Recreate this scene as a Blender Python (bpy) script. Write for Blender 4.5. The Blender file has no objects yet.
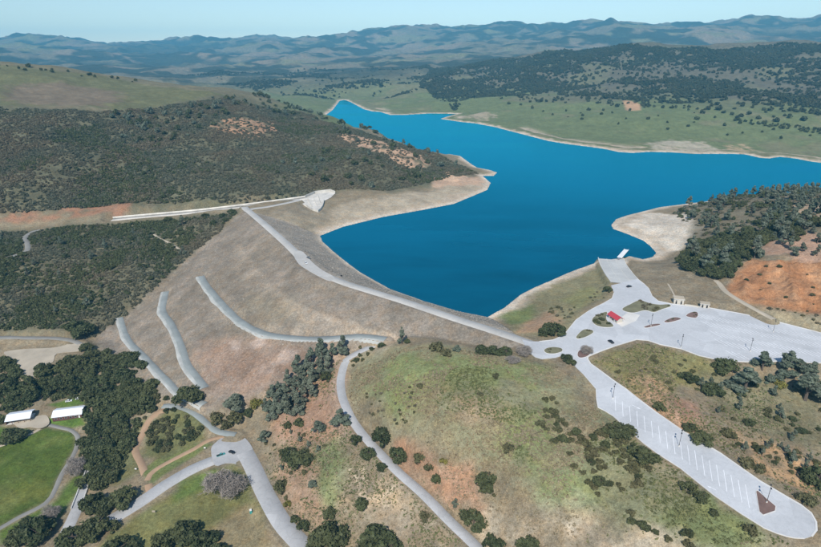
import bpy, bmesh, math, random
import numpy as np
R = math.radians
rng = np.random.default_rng(7)
random.seed(7)
scene = bpy.context.scene
COL = scene.collection

# ------------------------------------------------------------------ camera, sky, sun, exposure
CAMZ = 190.0                      # metres above the lake level (z = 0)
PITCH = R(21.0)
F = 565.0                         # focal length in photograph pixels (821 x 547)
cam_d = bpy.data.cameras.new("camera"); cam = bpy.data.objects.new("camera", cam_d); COL.objects.link(cam)
cam.location = (0, 0, CAMZ); cam.rotation_euler = (math.pi/2 - PITCH, 0, 0)
cam_d.sensor_width = 36.0; cam_d.lens = 36.0*F/821.0
cam_d.clip_start = 1.0; cam_d.clip_end = 90000.0
scene.camera = cam

SUN_DIR = np.array([.169, .774, -.774]); SUN_DIR /= np.linalg.norm(SUN_DIR)   # way the light travels
SUN_EL = math.asin(-SUN_DIR[2])
world = bpy.data.worlds.new("World"); scene.world = world; world.use_nodes = True
wn = world.node_tree; wn.nodes.clear()
sky = wn.nodes.new("ShaderNodeTexSky"); sky.sky_type = 'NISHITA'; sky.sun_disc = False
sky.sun_elevation = SUN_EL
sky.sun_rotation = math.atan2(-SUN_DIR[0], -SUN_DIR[1])
sky.altitude = 300; sky.air_density = 1.15; sky.dust_density = 0.0; sky.ozone_density = 3.5
bg = wn.nodes.new("ShaderNodeBackground"); bg.inputs[1].default_value = 0.13
wo = wn.nodes.new("ShaderNodeOutputWorld")
wn.links.new(sky.outputs[0], bg.inputs[0]); wn.links.new(bg.outputs[0], wo.inputs[0])
sun_d = bpy.data.lights.new("sun", 'SUN'); sun = bpy.data.objects.new("sun", sun_d); COL.objects.link(sun)
sun_d.energy = 5.0; sun_d.angle = R(0.53); sun_d.color = (1.0, .955, .89)
from mathutils import Vector, Matrix
sun.rotation_euler = Vector(SUN_DIR).to_track_quat('-Z', 'Y').to_euler()
scene.view_settings.view_transform = 'Standard'; scene.view_settings.look = 'None'
scene.view_settings.exposure = 0.0; scene.view_settings.gamma = 1.0
scene.view_settings.use_curve_mapping = False
scene.cycles.use_denoising = True
scene.cycles.max_bounces = 5; scene.cycles.volume_bounces = 0
scene.cycles.diffuse_bounces = 2; scene.cycles.glossy_bounces = 2; scene.cycles.transmission_bounces = 3

# ------------------------------------------------------------------ photograph pixels -> world rays
CP, SP = math.cos(PITCH), math.sin(PITCH)
def ray(px, py):
    x = (np.asarray(px, float)-410.5)/F; y = (273.5-np.asarray(py, float))/F
    return np.stack([x, CP+y*SP, -SP+y*CP], -1)
def at_z(px, py, z):
    d = ray(px, py); t = (np.asarray(z, float)-CAMZ)/d[..., 2]
    return d*t[..., None]+np.array([0, 0, CAMZ])
def at_t(px, py, t):
    return ray(px, py)*np.asarray(t, float)[..., None]+np.array([0, 0, CAMZ])
def to_px(p):
    p = np.asarray(p, float)-np.array([0, 0, CAMZ])
    fw = p[..., 1]*CP-p[..., 2]*SP; up = p[..., 1]*SP+p[..., 2]*CP
    return 410.5+F*p[..., 0]/fw, 273.5-F*up/fw

# ------------------------------------------------------------------ numeric helpers
def hash2(ix, iy, s):
    n = (ix.astype(np.int64)*374761393+iy.astype(np.int64)*668265263+s*2147483647) & 0xffffffff
    n = ((n ^ (n >> 13))*1274126177) & 0xffffffff
    return ((n ^ (n >> 16)) & 0xffffff)/float(0xffffff)
def vnoise(x, y, s=0):
    ix = np.floor(x); iy = np.floor(y); fx = x-ix; fy = y-iy
    fx = fx*fx*fx*(fx*(fx*6-15)+10); fy = fy*fy*fy*(fy*(fy*6-15)+10)
    a = hash2(ix, iy, s); b = hash2(ix+1, iy, s); c = hash2(ix, iy+1, s); d = hash2(ix+1, iy+1, s)
    return (a*(1-fx)+b*fx)*(1-fy)+(c*(1-fx)+d*fx)*fy
def fbm(x, y, lam, s=0, o=4, g=.5):
    v = 0; a = 1; t = 0
    for k in range(o):
        c, sn = math.cos(.6*k+.3), math.sin(.6*k+.3)
        v = v+a*vnoise((x*c-y*sn)/lam*2**k+17.3*k, (x*sn+y*c)/lam*2**k-9.1*k, s+k*13); t += a; a *= g
    return v/t
def ridged(x, y, lam, s=0, o=4):
    v = 0; a = 1; t = 0
    for k in range(o):
        c, sn = math.cos(.9*k+.4), math.sin(.9*k+.4)
        n = vnoise((x*c-y*sn)/lam*2**k+7.7*k, (x*sn+y*c)/lam*2**k+3.1*k, s+k*7)
        v = v+a*(1-np.abs(2*n-1)); t += a; a *= .5
    return v/t
def sstep(a, b, x):
    t = np.clip((x-a)/(b-a), 0, 1); return t*t*(3-2*t)
def seg_dist(x, y, poly, vals=None, closed=False):
    """distance of points to a polyline, and a value interpolated along it"""
    P = np.asarray(poly, float)
    if closed: P = np.vstack([P, P[:1]])
    best = np.full(x.shape, 1e18); val = np.zeros(x.shape) if vals is not None else None
    for i in range(len(P)-1):
        ax, ay = P[i, :2]; dx, dy = P[i+1, 0]-ax, P[i+1, 1]-ay
        L2 = dx*dx+dy*dy
        if L2 < 1e-9: continue
        t = np.clip(((x-ax)*dx+(y-ay)*dy)/L2, 0, 1)
        d2 = (x-ax-t*dx)**2+(y-ay-t*dy)**2
        m = d2 < best
        best = np.where(m, d2, best)
        if vals is not None: val = np.where(m, vals[i]*(1-t)+vals[i+1]*t, val)
    return (np.sqrt(best), val) if vals is not None else np.sqrt(best)
def inside(x, y, poly):
    P = np.asarray(poly, float); r = np.zeros(x.shape, bool); n = len(P)
    for i in range(n):
        x1, y1 = P[i, :2]; x2, y2 = P[(i+1) % n, :2]
        if y1 == y2: continue
        r ^= ((y1 > y) != (y2 > y)) & (x < (x2-x1)*(y-y1)/(y2-y1)+x1)
    return r
def sdist(x, y, poly):
    """signed distance: positive inside"""
    d = seg_dist(x, y, poly, closed=True)
    return np.where(inside(x, y, poly), d, -d)
def near_eval(x, y, pts, margin, fn, default):
    """evaluate fn only near the bounding box of pts"""
    P = np.asarray(pts); out = np.full(x.shape, float(default))
    m = (x > P[:, 0].min()-margin) & (x < P[:, 0].max()+margin) & (y > P[:, 1].min()-margin) & (y < P[:, 1].max()+margin)
    if m.any(): out[m] = fn(x[m], y[m])
    return out
def catmull(pts, step):
    P = np.asarray(pts, float); P = np.vstack([2*P[0]-P[1], P, 2*P[-1]-P[-2]])
    out = []
    for i in range(1, len(P)-2):
        p0, p1, p2, p3 = P[i-1:i+3]; n = max(1, int(np.linalg.norm(p2[:2]-p1[:2])/step))
        for k in range(n):
            t = k/n
            out.append(.5*(2*p1+(p2-p0)*t+(2*p0-5*p1+4*p2-p3)*t*t+(3*p1-p0-3*p2+p3)*t**3))
    out.append(P[-2]); return np.array(out)

# ------------------------------------------------------------------ the lake outline and the dam crest
LAKE_PX = [(320,236),(323,242),(340,257),(360,272),(390,289),(424,301),(457,311),(487,317),
 (504,307.6),(521,294),(535,287),(548,281.5),(572,271),(596,262.5),(612,258.5),(629,256),(643,259),(652,257),(656,253),(650,246),(643,240.6),
 (627,234),(613,229),(611,225),(616,219),(626,215.5),(660,207),(700,202),(760,195),(830,189),(930,184),(1100,182),
 (1100,172),(950,166),(821,163),(807,161),(795,158.5),(780,157),(770,158.5),(760,158),(745,154.5),(734,154),(720,154),(693,154),(672,152.5),(650,152),(633,153),
 (618,152),(604,149),(590,147),(566,144),(548,141),(521,134),(494,127),(475,123.5),(460.6,122),(440,119),(447,116.5),(457,114),(430,113.5),(405,115),
 (390,115),(380,112),(372,111.5),(363,109),(350,102),(345,100),(340,100.8),(333,110),(325,116),(372,136),(430,156),
 (449,154),(460.6,156),(470,163),(477,167.5),(490,170),(497.5,172.5),(494,176),(483,176),(491,183),(487.5,190),(471,197),(454,204),
 (420.5,210.5),(383.5,217),(343,227)]
LAKE = at_z(*np.array(LAKE_PX).T, 0.0)[:, :2]
DAMSHORE = LAKE[0:8]
CREST_Z = 14.0
CREST_PX = [(244,207),(250,212),(270,229),(290,247),(304,261),(320,272.5),(345,283),(372,291.5),(400,300),(430,310),(460,320),(490,329.5),(520,339.5),(538,346)]
CREST = at_z(*np.array(CREST_PX).T, CREST_Z)[:, :2]
def dam_face_z(x, y): return CREST_Z-np.maximum(seg_dist(x, y, CREST)-5, 0)/2.5
def on_face(px, py, dz=0.0):
    """where a pixel's ray meets the downstream slope of the dam"""
    d = ray(px, py); t = np.linspace(250, 800, 1200)
    x = d[0]*t; y = d[1]*t; z = CAMZ+d[2]*t
    s = z-dam_face_z(x, y); k = np.argmax(s < 0)
    return np.array([x[k], y[k], z[k]+dz])

CUT = at_z(np.array([724,740,752,775,800,840,850,800,765,740]), np.array([290,270,259,261,258,256,316,309,303,298]), np.array([17,24,31,31,35,39,22,21,20,18.]))[:, :2]
BLUFF = at_z(np.array([335,350,385,420,436,470,484,470,425,390,355]), np.array([133,134,143,156,164,175,178,188,170,161,148]), np.array([46,44,34,22,16,8,5,4,14,26,38.]))[:, :2]
# ------------------------------------------------------------------ terrain control points
ctrl = []
def Z(*L):
    for px, py, z in L: ctrl.append(at_z(px, py, z))
def T(*L):
    for px, py, t in L: ctrl.append(at_t(px, py, t))
# valley floor below the dam
Z((30,470,-58),(60,450,-58),(0,520,-58),(20,430,-57),(100,480,-56),(0,400,-55),(68,412,-55),(20,412,-55),(40,358,-51),(0,343,-50),(85,345,-50),
  (60,547,-57),(110,520,-54),(150,510,-52),(235,455,-47),(200,470,-49),(320,547,-46),(270,500,-46.5),(160,547,-53),(240,547,-49),(165,425,-51),(110,420,-54),
  (120,380,-52),(-120,400,-54),(-150,500,-56),(-100,330,-45),(210,500,-50),(60,500,-58))
# west slope of the knoll, curving road, knoll
Z((352,355,-10),(345,390,-13),(360,425,-15.5),(385,455,-18),(430,500,-20.5),(480,547,-23),(330,400,-20),(300,430,-31),(310,480,-34),(345,500,-31),(270,450,-44),
  (285,410,-30),(250,425,-45),(300,390,-26),(330,365,-17),(380,530,-32),(340,540,-40),(420,540,-28),(300,520,-43),
  (400,338,3),(430,347,12),(470,352,14),(520,352,14.5),(440,375,15),(500,380,16.5),(400,380,6),(380,400,-2),(440,420,9),(410,440,-5),(470,440,6),(455,470,-8),(500,440,10),(520,480,3),(490,500,-9),
  (560,420,13),(560,470,6),(540,520,-4),(600,500,2),(600,540,-5),(520,545,-14),(660,540,0),(720,545,4),(450,350,14),(560,380,15),(590,450,10),(640,490,7))
# lower parking lot, gully beyond it, main lot
Z((580,362,14.3),(610,395,13.4),(640,420,12.4),(680,450,11.2),(720,480,10.2),(760,505,9.4),(800,520,9),(840,545,8),
  (640,365,16.5),(680,368,15),(650,395,15.5),(690,420,12.5),(720,440,10),(760,470,9),(700,390,11),(740,400,7),(780,430,5),(821,470,3),(821,420,2),(821,385,8),(860,500,4),(760,380,9),(900,450,0),(850,600,0),
  (600,335,14.5),(640,330,14.5),(700,340,14.5),(760,340,14.5),(821,352,14.5),(700,312,14.8),(760,322,14.8),(821,332,14.8),(560,345,14.2),(660,306,14.5),(900,345,15))
# right spur: red cut, oak woods, ridge
Z((760,305,20),(800,315,19),(821,318,20),(730,292,17),(760,282,24),(800,285,27),(821,280,29),(740,268,24),(770,258,32),(821,250,40),
  (700,285,14.5),(680,275,13),(665,285,13.5),(660,262,9),(690,255,14),(720,250,22),(760,235,33),(821,228,48),(660,235,5),(680,235,10),(700,230,16),(740,222,26),(670,216,4),(700,209,14),(730,204,22),(760,200,30),(800,196,38),(840,192,46),
  (900,230,60),(900,200,55),(960,260,60),(900,290,40),(640,225,3),(640,277,9.5),(655,290,13))
# grassy shoulder between the dam and the ramp
Z((570,300,7),(540,308,7),(600,285,8),(555,325,12.5),(590,300,11),(515,320,9),(530,300,4),(620,285,12.5),(605,270,4.5))
# left abutment: chaparral slope, spillway bench
Z((280,207,13),(310,205,11),(335,205,7),(300,220,12),(340,218,4),(120,219,0),(180,213,4),(240,206,9),(60,222,-3),(10,228,-5),(-60,235,-8),
  (180,235,-4),(130,250,-12),(80,265,-18),(40,285,-26),(100,300,-32),(140,280,-22),(60,325,-42),(0,315,-38),(0,265,-14),(25,243,-6),(110,330,-46),(-80,290,-25),(-200,250,0),(-200,320,-25),
  (60,212,9),(0,214,8),(120,209,12),(200,202,14),(255,196,17))
# left hill
Z((0,200,20),(0,170,45),(0,140,72),(0,110,100),(0,90,125),(0,70,160),(100,195,18),(100,170,38),(100,140,62),(100,115,88),(100,95,112),(100,78,140),
  (200,192,20),(200,170,33),(200,140,55),(200,115,80),(200,95,106),(300,185,14),(300,160,28),(300,135,45),(300,118,57),(250,150,42),(250,120,70),
  (380,165,26),(400,165,18),(420,190,3.5),(380,195,8),(350,200,8),(460,180,7),(350,150,38),(430,160,16),(320,195,10),(475,176,5),(370,210,3))
T((0,64,1420),(50,68,1480),(100,74,1530),(150,80,1560),(200,88,1500),(240,93,1560),(273,101,1540),(300,109,1480),(330,118,1420),(360,128,1330),(385,135,1260),(415,146,1190),(440,153,1120),
  (-150,60,1300),(-150,100,1000),(-150,150,800),(-150,190,700))
# behind the left hill
Z((330,122,10),(390,142,6))
for x, y, z in ((-1100,1900,60),(-700,1950,40),(-480,2000,25),(-1800,2300,70),(-900,2600,30),(-500,2700,14),(-300,2350,6)): ctrl.append(np.array([x, y, z], float))
# far shore and hills
T((330,100,2750),(300,92,3000),(280,80,3500),(250,84,3400),(300,72,4300),(200,74,4300),(200,66,5200),(100,66,5200),(0,62,5200),(-150,60,5200),
  (400,103,2350),(400,90,2750),(400,76,3400),(350,90,2950),(350,76,3600),(450,106,2150),(450,94,2450),(450,78,3000),(430,68,3800),
  (500,121,1720),(500,105,2000),(500,88,2500),(500,72,3000),(520,58,3600),(560,50,3400),(560,70,2700),(560,95,2150),(560,120,1700),(560,135,1500),
  (640,138,1420),(640,122,1560),(640,105,1800),(640,85,2200),(640,62,2700),(640,45,3150),(600,48,3250),
  (720,140,1400),(720,120,1550),(720,100,1780),(720,75,2250),(720,55,2700),(700,47,3000),(760,46,2900),
  (821,148,1300),(821,130,1420),(821,110,1600),(821,80,2100),(821,55,2500),(821,43,2900),(900,150,1280),(900,120,1500),(900,70,2200),(900,45,2900))
T((300,62,5400),(400,60,5400),(100,58,6500),(200,60,6500),(300,52,7500),(400,50,7600),(480,48,6800),(480,40,8000),(560,42,6500),(640,41,6200),(720,41,6000),(821,38,5800),(900,38,5800),
  (0,48,8200),(0,40,9300),(50,37,9500),(100,43,9700),(140,49,11000),(200,47,11500),(250,45,11500),(273,43,11000),(330,38,10300),(390,32,10000),(412,30,10000),(440,33,10000),(480,29,9800),(560,27,9300),(640,27,9200),(720,27,9200),(821,26,9200),(950,26,9200),(-150,40,9500))
for a in (-45, -25, -8, 8, 25, 45):
    for r_, z_ in ((13500, 220), (15000, 100)): ctrl.append(np.array([r_*math.sin(R(a)), r_*math.cos(R(a)), z_]))
for a in (8, 16, 24, 32, 40): ctrl.append(np.array([4300*math.sin(R(a)), 4300*math.cos(R(a)), 170.]))
# dam footprint: natural groin lines, and the buried valley under the fill
LGROIN = [(246,214),(225,231),(200,252),(175,276),(150,299),(122,323),(97,346)]
for p in LGROIN: ctrl.append(on_face(*p))
for p in ((250,240),(225,262),(200,285),(170,310),(300,290),(260,290),(330,310),(240,320),(200,335),(290,325),(350,315)): ctrl.append(on_face(*p, -18))
for p in ((215,407),(235,398),(270,385),(305,368),(345,347),(375,339),(410,334),(450,338),(490,345)): ctrl.append(on_face(*p, -1.0))
for p in ((120,352),(150,378),(180,402)): ctrl.append(on_face(*p))
ctrl = np.array(ctrl)
ctrl = np.vstack([ctrl, np.column_stack([LAKE[::2], np.zeros(len(LAKE[::2]))])])

def uv(x, y):
    r = np.clip(np.hypot(x, y), 70, 30000); a = np.clip(np.arctan2(x, y), -1.1, 1.1)
    return a, np.log(r)
cu, cv = uv(ctrl[:, 0], ctrl[:, 1])
_, first = np.unique(np.round(np.column_stack([cu, cv]), 3), axis=0, return_index=True)
ctrl = ctrl[first]; cu = cu[first]; cv = cv[first]; n = len(ctrl)
KC = .02
def kern(d2): return np.sqrt(d2+KC*KC)
A = np.zeros((n+3, n+3)); A[:n, :n] = kern((cu[:, None]-cu)**2+(cv[:, None]-cv)**2)-np.eye(n)*.004
A[:n, n] = 1; A[:n, n+1] = cu; A[:n, n+2] = cv; A[n:, :n] = A[:n, n:].T
W = np.linalg.solve(A, np.concatenate([ctrl[:, 2], np.zeros(3)]))
def base(x, y):
    u, v = uv(x, y); o = W[n]+W[n+1]*u+W[n+2]*v
    for i in range(0, len(x), 20000):
        s = slice(i, i+20000)
        o[s] += kern((u[s, None]-cu)**2+(v[s, None]-cv)**2) @ W[:n]
    return o
FOOT = np.array([on_face(*p)[:2] for p in [(244,210),(222,231),(197,252),(172,276),(147,299),(118,324),(92,346),(118,362),(150,388),(180,408),(215,412),(240,402),(275,390),(310,372),(350,350),(380,342),(415,339),(455,343),(495,350),(528,350)]])
FOOT = np.vstack([FOOT, CREST[::-1]])
UPPOLY = np.vstack([CREST[1:-1], DAMSHORE[::-1]])
PADS = []           # flat pads for pavements: (world polygon, plane a,b,c)
ROADS = []          # (polyline xyz, half width)
def natural(x, y):
    x = np.asarray(x, float); y = np.asarray(y, float)
    z = base(x, y); r = np.hypot(x, y)
    dl = near_eval(x, y, LAKE, 400, lambda a, b: sdist(a, b, LAKE), -400.)
    land = sstep(2, 60, -dl)
    z = z+land*sstep(650, 1000, r)*((fbm(x, y, 130, 3, 4)-.5)*16+(ridged(x, y, 170, 19, 3)-.55)*15*(x < 150)*(1-sstep(1500, 1900, r)))
    z = z+sstep(20, 250, -dl)*sstep(900, 2600, r)*((ridged(x, y, 420, 11, 4)-.55)*(22+34*sstep(1500, 3500, r)))
    z = z+sstep(4200, 8500, r)*((ridged(x, y, 1500, 29, 5)-.58)*230+(ridged(x, y, 560, 37, 3)-.55)*95)
    z = z+land*(1-sstep(600, 900, r))*(fbm(x, y, 34, 5, 4)-.5)*2.6
    if 'CUT' in globals(): z = z+near_eval(x, y, CUT, 20, lambda a, b: sstep(-4, 8, sdist(a, b, CUT))*((ridged(a, b, 15, 47, 3)-.6)*9), 0)
    if 'BLUFF' in globals(): z = z+near_eval(x, y, BLUFF, 30, lambda a, b: sstep(-6, 14, sdist(a, b, BLUFF))*((ridged(a, b, 32, 49, 3)-.6)*11), 0)
    # shoreline
    out = -dl
    beach = np.maximum(.13*out, 0)+.0022*np.maximum(out, 0)**1.5
    z = np.where(out > 0, np.where(out < 60, beach+(np.maximum(z, .6)-beach)*sstep(6, 60, out), z), -np.minimum(.28*dl+.1, 30))
    return z
def dammed(x, y):
    x = np.asarray(x, float); y = np.asarray(y, float)
    z = natural(x, y)
    m = (x > -420) & (x < 220) & (y > 200) & (y < 760)
    if m.any():
        a, b = x[m], y[m]; zz = z[m]
        f = inside(a, b, FOOT); ed = seg_dist(a, b, FOOT, closed=True)
        zz = np.where(f, np.maximum(zz-3*sstep(0, 25, ed), dam_face_z(a, b)+(fbm(a, b, 20, 41, 3)-.5)*.5), zz)
        up = inside(a, b, UPPOLY); dc = np.maximum(seg_dist(a, b, CREST)-5, 0); ds = seg_dist(a, b, DAMSHORE)
        zz = np.where(up, CREST_Z*ds/(ds+dc+1e-6)+(fbm(a, b, 9, 42, 2)-.5)*.5*sstep(0, 3, dc), zz)
        c = seg_dist(a, b, CREST)
        zz = np.where(c < 5.5, CREST_Z, zz)
        z[m] = zz
    return z
def shaped(x, y, z0=None):
    """final ground: dam, flattened pavements and road benches"""
    if z0 is None and 'final' in TAB: return lookup('final', x, y)
    z = dammed(x, y) if z0 is None else z0.copy()
    for poly, pl in PADS:
        d = near_eval(x, y, poly, 14, lambda a, b: sdist(a, b, poly), -99)
        w = sstep(-11, -1.6, d); z = z*(1-w)+(pl[0]*x+pl[1]*y+pl[2]-.22)*w
    for P, hw, bank in ROADS:
        m = (x > P[:, 0].min()-hw-bank) & (x < P[:, 0].max()+hw+bank) & (y > P[:, 1].min()-hw-bank) & (y < P[:, 1].max()+hw+bank)
        if m.any():
            d, zr = seg_dist(x[m], y[m], P, P[:, 2]); w = 1-sstep(hw+1.3, hw+bank, d)
            z[m] = z[m]*(1-w)+(zr-.2)*w
    return z
# the ground grid: polar spacing, finer near by
fine = np.radians(np.concatenate([np.linspace(-180, -66, 20)[:-1], np.linspace(-66, -48, 40)[:-1], np.linspace(-48, 48, 680), np.linspace(48, 66, 40)[1:], np.linspace(66, 180, 20)[1:]]))
rad = np.concatenate([np.exp(np.linspace(math.log(30), math.log(150), 25))[:-1], np.exp(np.linspace(math.log(150), math.log(1000), 440))[:-1], np.exp(np.linspace(math.log(1000), math.log(12500), 400))[:-1], np.linspace(12500, 15000, 10)])
NA, NR = len(fine), len(rad)
RR, AA = np.meshgrid(rad, fine, indexing='ij'); GX = (RR*np.sin(AA)).ravel(); GY = (RR*np.cos(AA)).ravel()
TAB = {}
GZ0 = dammed(GX, GY); TAB['raw'] = GZ0.reshape(NR, NA)
def lookup(key, x, y):
    t = TAB[key]; r = np.hypot(x, y); a = np.arctan2(x, y)
    i = np.clip(np.searchsorted(rad, r)-1, 0, NR-2); j = np.clip(np.searchsorted(fine, a)-1, 0, NA-2)
    u = np.clip((r-rad[i])/(rad[i+1]-rad[i]), 0, 1); v = np.clip((a-fine[j])/(fine[j+1]-fine[j]), 0, 1)
    return (t[i, j]*(1-v)+t[i, j+1]*v)*(1-u)+(t[i+1, j]*(1-v)+t[i+1, j+1]*v)*u
def cast(px, py, fn=None):
    """where the photograph's pixels meet the ground"""
    key = 'final' if (fn is shaped and 'final' in TAB) else 'raw'
    px = np.atleast_1d(np.asarray(px, float)); py = np.atleast_1d(np.asarray(py, float)); d = ray(px, py)
    t = np.exp(np.linspace(math.log(140), math.log(14000), 420))
    x = d[:, 0, None]*t; y = d[:, 1, None]*t; z = CAMZ+d[:, 2, None]*t
    s = z-lookup(key, x, y); k = np.argmax(s < 0, 1); k = np.where((s < 0).any(1), np.maximum(k, 1), len(t)-1)
    lo = t[k-1]; hi = t[k]
    for _ in range(12):
        mid = (lo+hi)/2; below = CAMZ+d[:, 2]*mid < lookup(key, d[:, 0]*mid, d[:, 1]*mid)
        hi = np.where(below, mid, hi); lo = np.where(below, lo, mid)
    return d*hi[:, None]+np.array([0, 0, CAMZ])

# ------------------------------------------------------------------ materials
def new_mat(name):
    m = bpy.data.materials.new(name); m.use_nodes = True
    nt = m.node_tree; b = nt.nodes["Principled BSDF"]; return m, nt, b
def noise_node(nt, scale, detail=4, rough=.6, vec=None):
    t = nt.nodes.new("ShaderNodeTexNoise"); t.inputs["Scale"].default_value = scale; t.inputs["Detail"].default_value = detail; t.inputs["Roughness"].default_value = rough
    if vec is not None: nt.links.new(vec, t.inputs["Vector"])
    return t
def maprange(nt, src, a, b, c, d):
    m = nt.nodes.new("ShaderNodeMapRange"); nt.links.new(src, m.inputs[0])
    for i, v in enumerate((a, b, c, d)): m.inputs[1+i].default_value = v
    return m.outputs[0]
def mixcol(nt, fac, a, b, mode='MIX'):
    m = nt.nodes.new("ShaderNodeMix"); m.data_type = 'RGBA'; m.blend_type = mode
    for sock, v in ((m.inputs[0], fac), (m.inputs[6], a), (m.inputs[7], b)):
        if hasattr(v, "is_output"): nt.links.new(v, sock)
        elif isinstance(v, tuple): sock.default_value = (*v, 1)
        else: sock.default_value = v
    return m.outputs[2]
def surf_mat(name, col, var=.15, scale=.5, rough=.85, metallic=0, fine=4.0):
    """plain surface with large stains and fine grain, in world metres"""
    m, nt, b = new_mat(name); g = nt.nodes.new("ShaderNodeNewGeometry")
    n1 = noise_node(nt, scale*.15, 5, .6, g.outputs["Position"]); n2 = noise_node(nt, fine, 3, .7, g.outputs["Position"])
    f1 = maprange(nt, n1.outputs[0], .3, .7, 1-var, 1+var); f2 = maprange(nt, n2.outputs[0], .25, .75, 1-var*.6, 1+var*.6)
    mm = nt.nodes.new("ShaderNodeMath"); mm.operation = 'MULTIPLY'; nt.links.new(f1, mm.inputs[0]); nt.links.new(f2, mm.inputs[1])
    c = nt.nodes.new("ShaderNodeVectorMath"); c.operation = 'SCALE'; c.inputs[0].default_value = col; nt.links.new(mm.outputs[0], c.inputs["Scale"])
    nt.links.new(c.outputs[0], b.inputs["Base Color"]); b.inputs["Roughness"].default_value = rough; b.inputs["Metallic"].default_value = metallic
    return m
def ground_mat(name, fine=1.0):
    m, nt, b = new_mat(name); g = nt.nodes.new("ShaderNodeNewGeometry"); a = nt.nodes.new("ShaderNodeAttribute"); a.attribute_name = "albedo"
    n1 = noise_node(nt, .035, 6, .65, g.outputs["Position"]); n2 = noise_node(nt, .55*fine, 5, .7, g.outputs["Position"]); n3 = noise_node(nt, .16*fine, 4, .6, g.outputs["Position"])
    n4 = noise_node(nt, 1.9*fine, 3, .75, g.outputs["Position"]); f4 = maprange(nt, n4.outputs[0], .3, .7, .66, 1.34)
    f1 = maprange(nt, n1.outputs[0], .3, .7, .84, 1.16); f2a = maprange(nt, n2.outputs[0], .3, .7, .66, 1.34)
    m4 = nt.nodes.new("ShaderNodeMath"); m4.operation = 'MULTIPLY'; nt.links.new(f2a, m4.inputs[0]); nt.links.new(f4, m4.inputs[1]); f2 = m4.outputs[0]
    mm = nt.nodes.new("ShaderNodeMath"); mm.operation = 'MULTIPLY'; nt.links.new(f1, mm.inputs[0]); nt.links.new(f2, mm.inputs[1])
    c = nt.nodes.new("ShaderNodeVectorMath"); c.operation = 'SCALE'; nt.links.new(a.outputs["Color"], c.inputs[0]); nt.links.new(mm.outputs[0], c.inputs["Scale"])
    t = maprange(nt, n3.outputs[0], .42, .62, 0, .5)
    warm = mixcol(nt, 1.0, c.outputs[0], (1.16, .98, .80), 'MULTIPLY')
    nt.links.new(mixcol(nt, t, c.outputs[0], warm), b.inputs["Base Color"])
    bp = nt.nodes.new("ShaderNodeBump"); bp.inputs["Strength"].default_value = .7; bp.inputs["Distance"].default_value = .5
    nt.links.new(n2.outputs[0], bp.inputs["Height"]); nt.links.new(bp.outputs[0], b.inputs["Normal"])
    b.inputs["Roughness"].default_value = 1.0; b.inputs["Specular IOR Level"].default_value = .1
    return m
def leaf_mat(name, c1, c2, c3, hue=.3):
    """foliage: every plant its own tone, leaf clumps lighter and darker, a little light through the leaves"""
    m, nt, b = new_mat(name); oi = nt.nodes.new("ShaderNodeObjectInfo"); g = nt.nodes.new("ShaderNodeNewGeometry")
    nl = noise_node(nt, .012, 3, .6, g.outputs["Position"])
    base_ = mixcol(nt, oi.outputs["Random"], c1, c2)
    base_ = mixcol(nt, maprange(nt, nl.outputs[0], .42, .62, 0, hue), base_, tuple(q*f for q, f in zip(c2, (1.35, 1.02, .95))))
    col = mixcol(nt, maprange(nt, g.outputs["Random Per Island"], .55, 1.0, 0, .75), base_, c3)
    n = noise_node(nt, .35, 2, .5, g.outputs["Position"])
    v = nt.nodes.new("ShaderNodeVectorMath"); v.operation = 'SCALE'; nt.links.new(col, v.inputs[0]); nt.links.new(maprange(nt, n.outputs[0], .3, .7, .7, 1.3), v.inputs["Scale"])
    nt.links.new(v.outputs[0], b.inputs["Base Color"]); b.inputs["Roughness"].default_value = .75; b.inputs["Specular IOR Level"].default_value = .2
    tr = nt.nodes.new("ShaderNodeBsdfTranslucent"); nt.links.new(v.outputs[0], tr.inputs[0])
    mx = nt.nodes.new("ShaderNodeMixShader"); mx.inputs[0].default_value = .22
    nt.links.new(b.outputs[0], mx.inputs[1]); nt.links.new(tr.outputs[0], mx.inputs[2]); nt.links.new(mx.outputs[0], nt.nodes["Material Output"].inputs[0])
    return m
M = {}
M['ground'] = ground_mat("ground"); M['far'] = ground_mat("hillside", .12)
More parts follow.
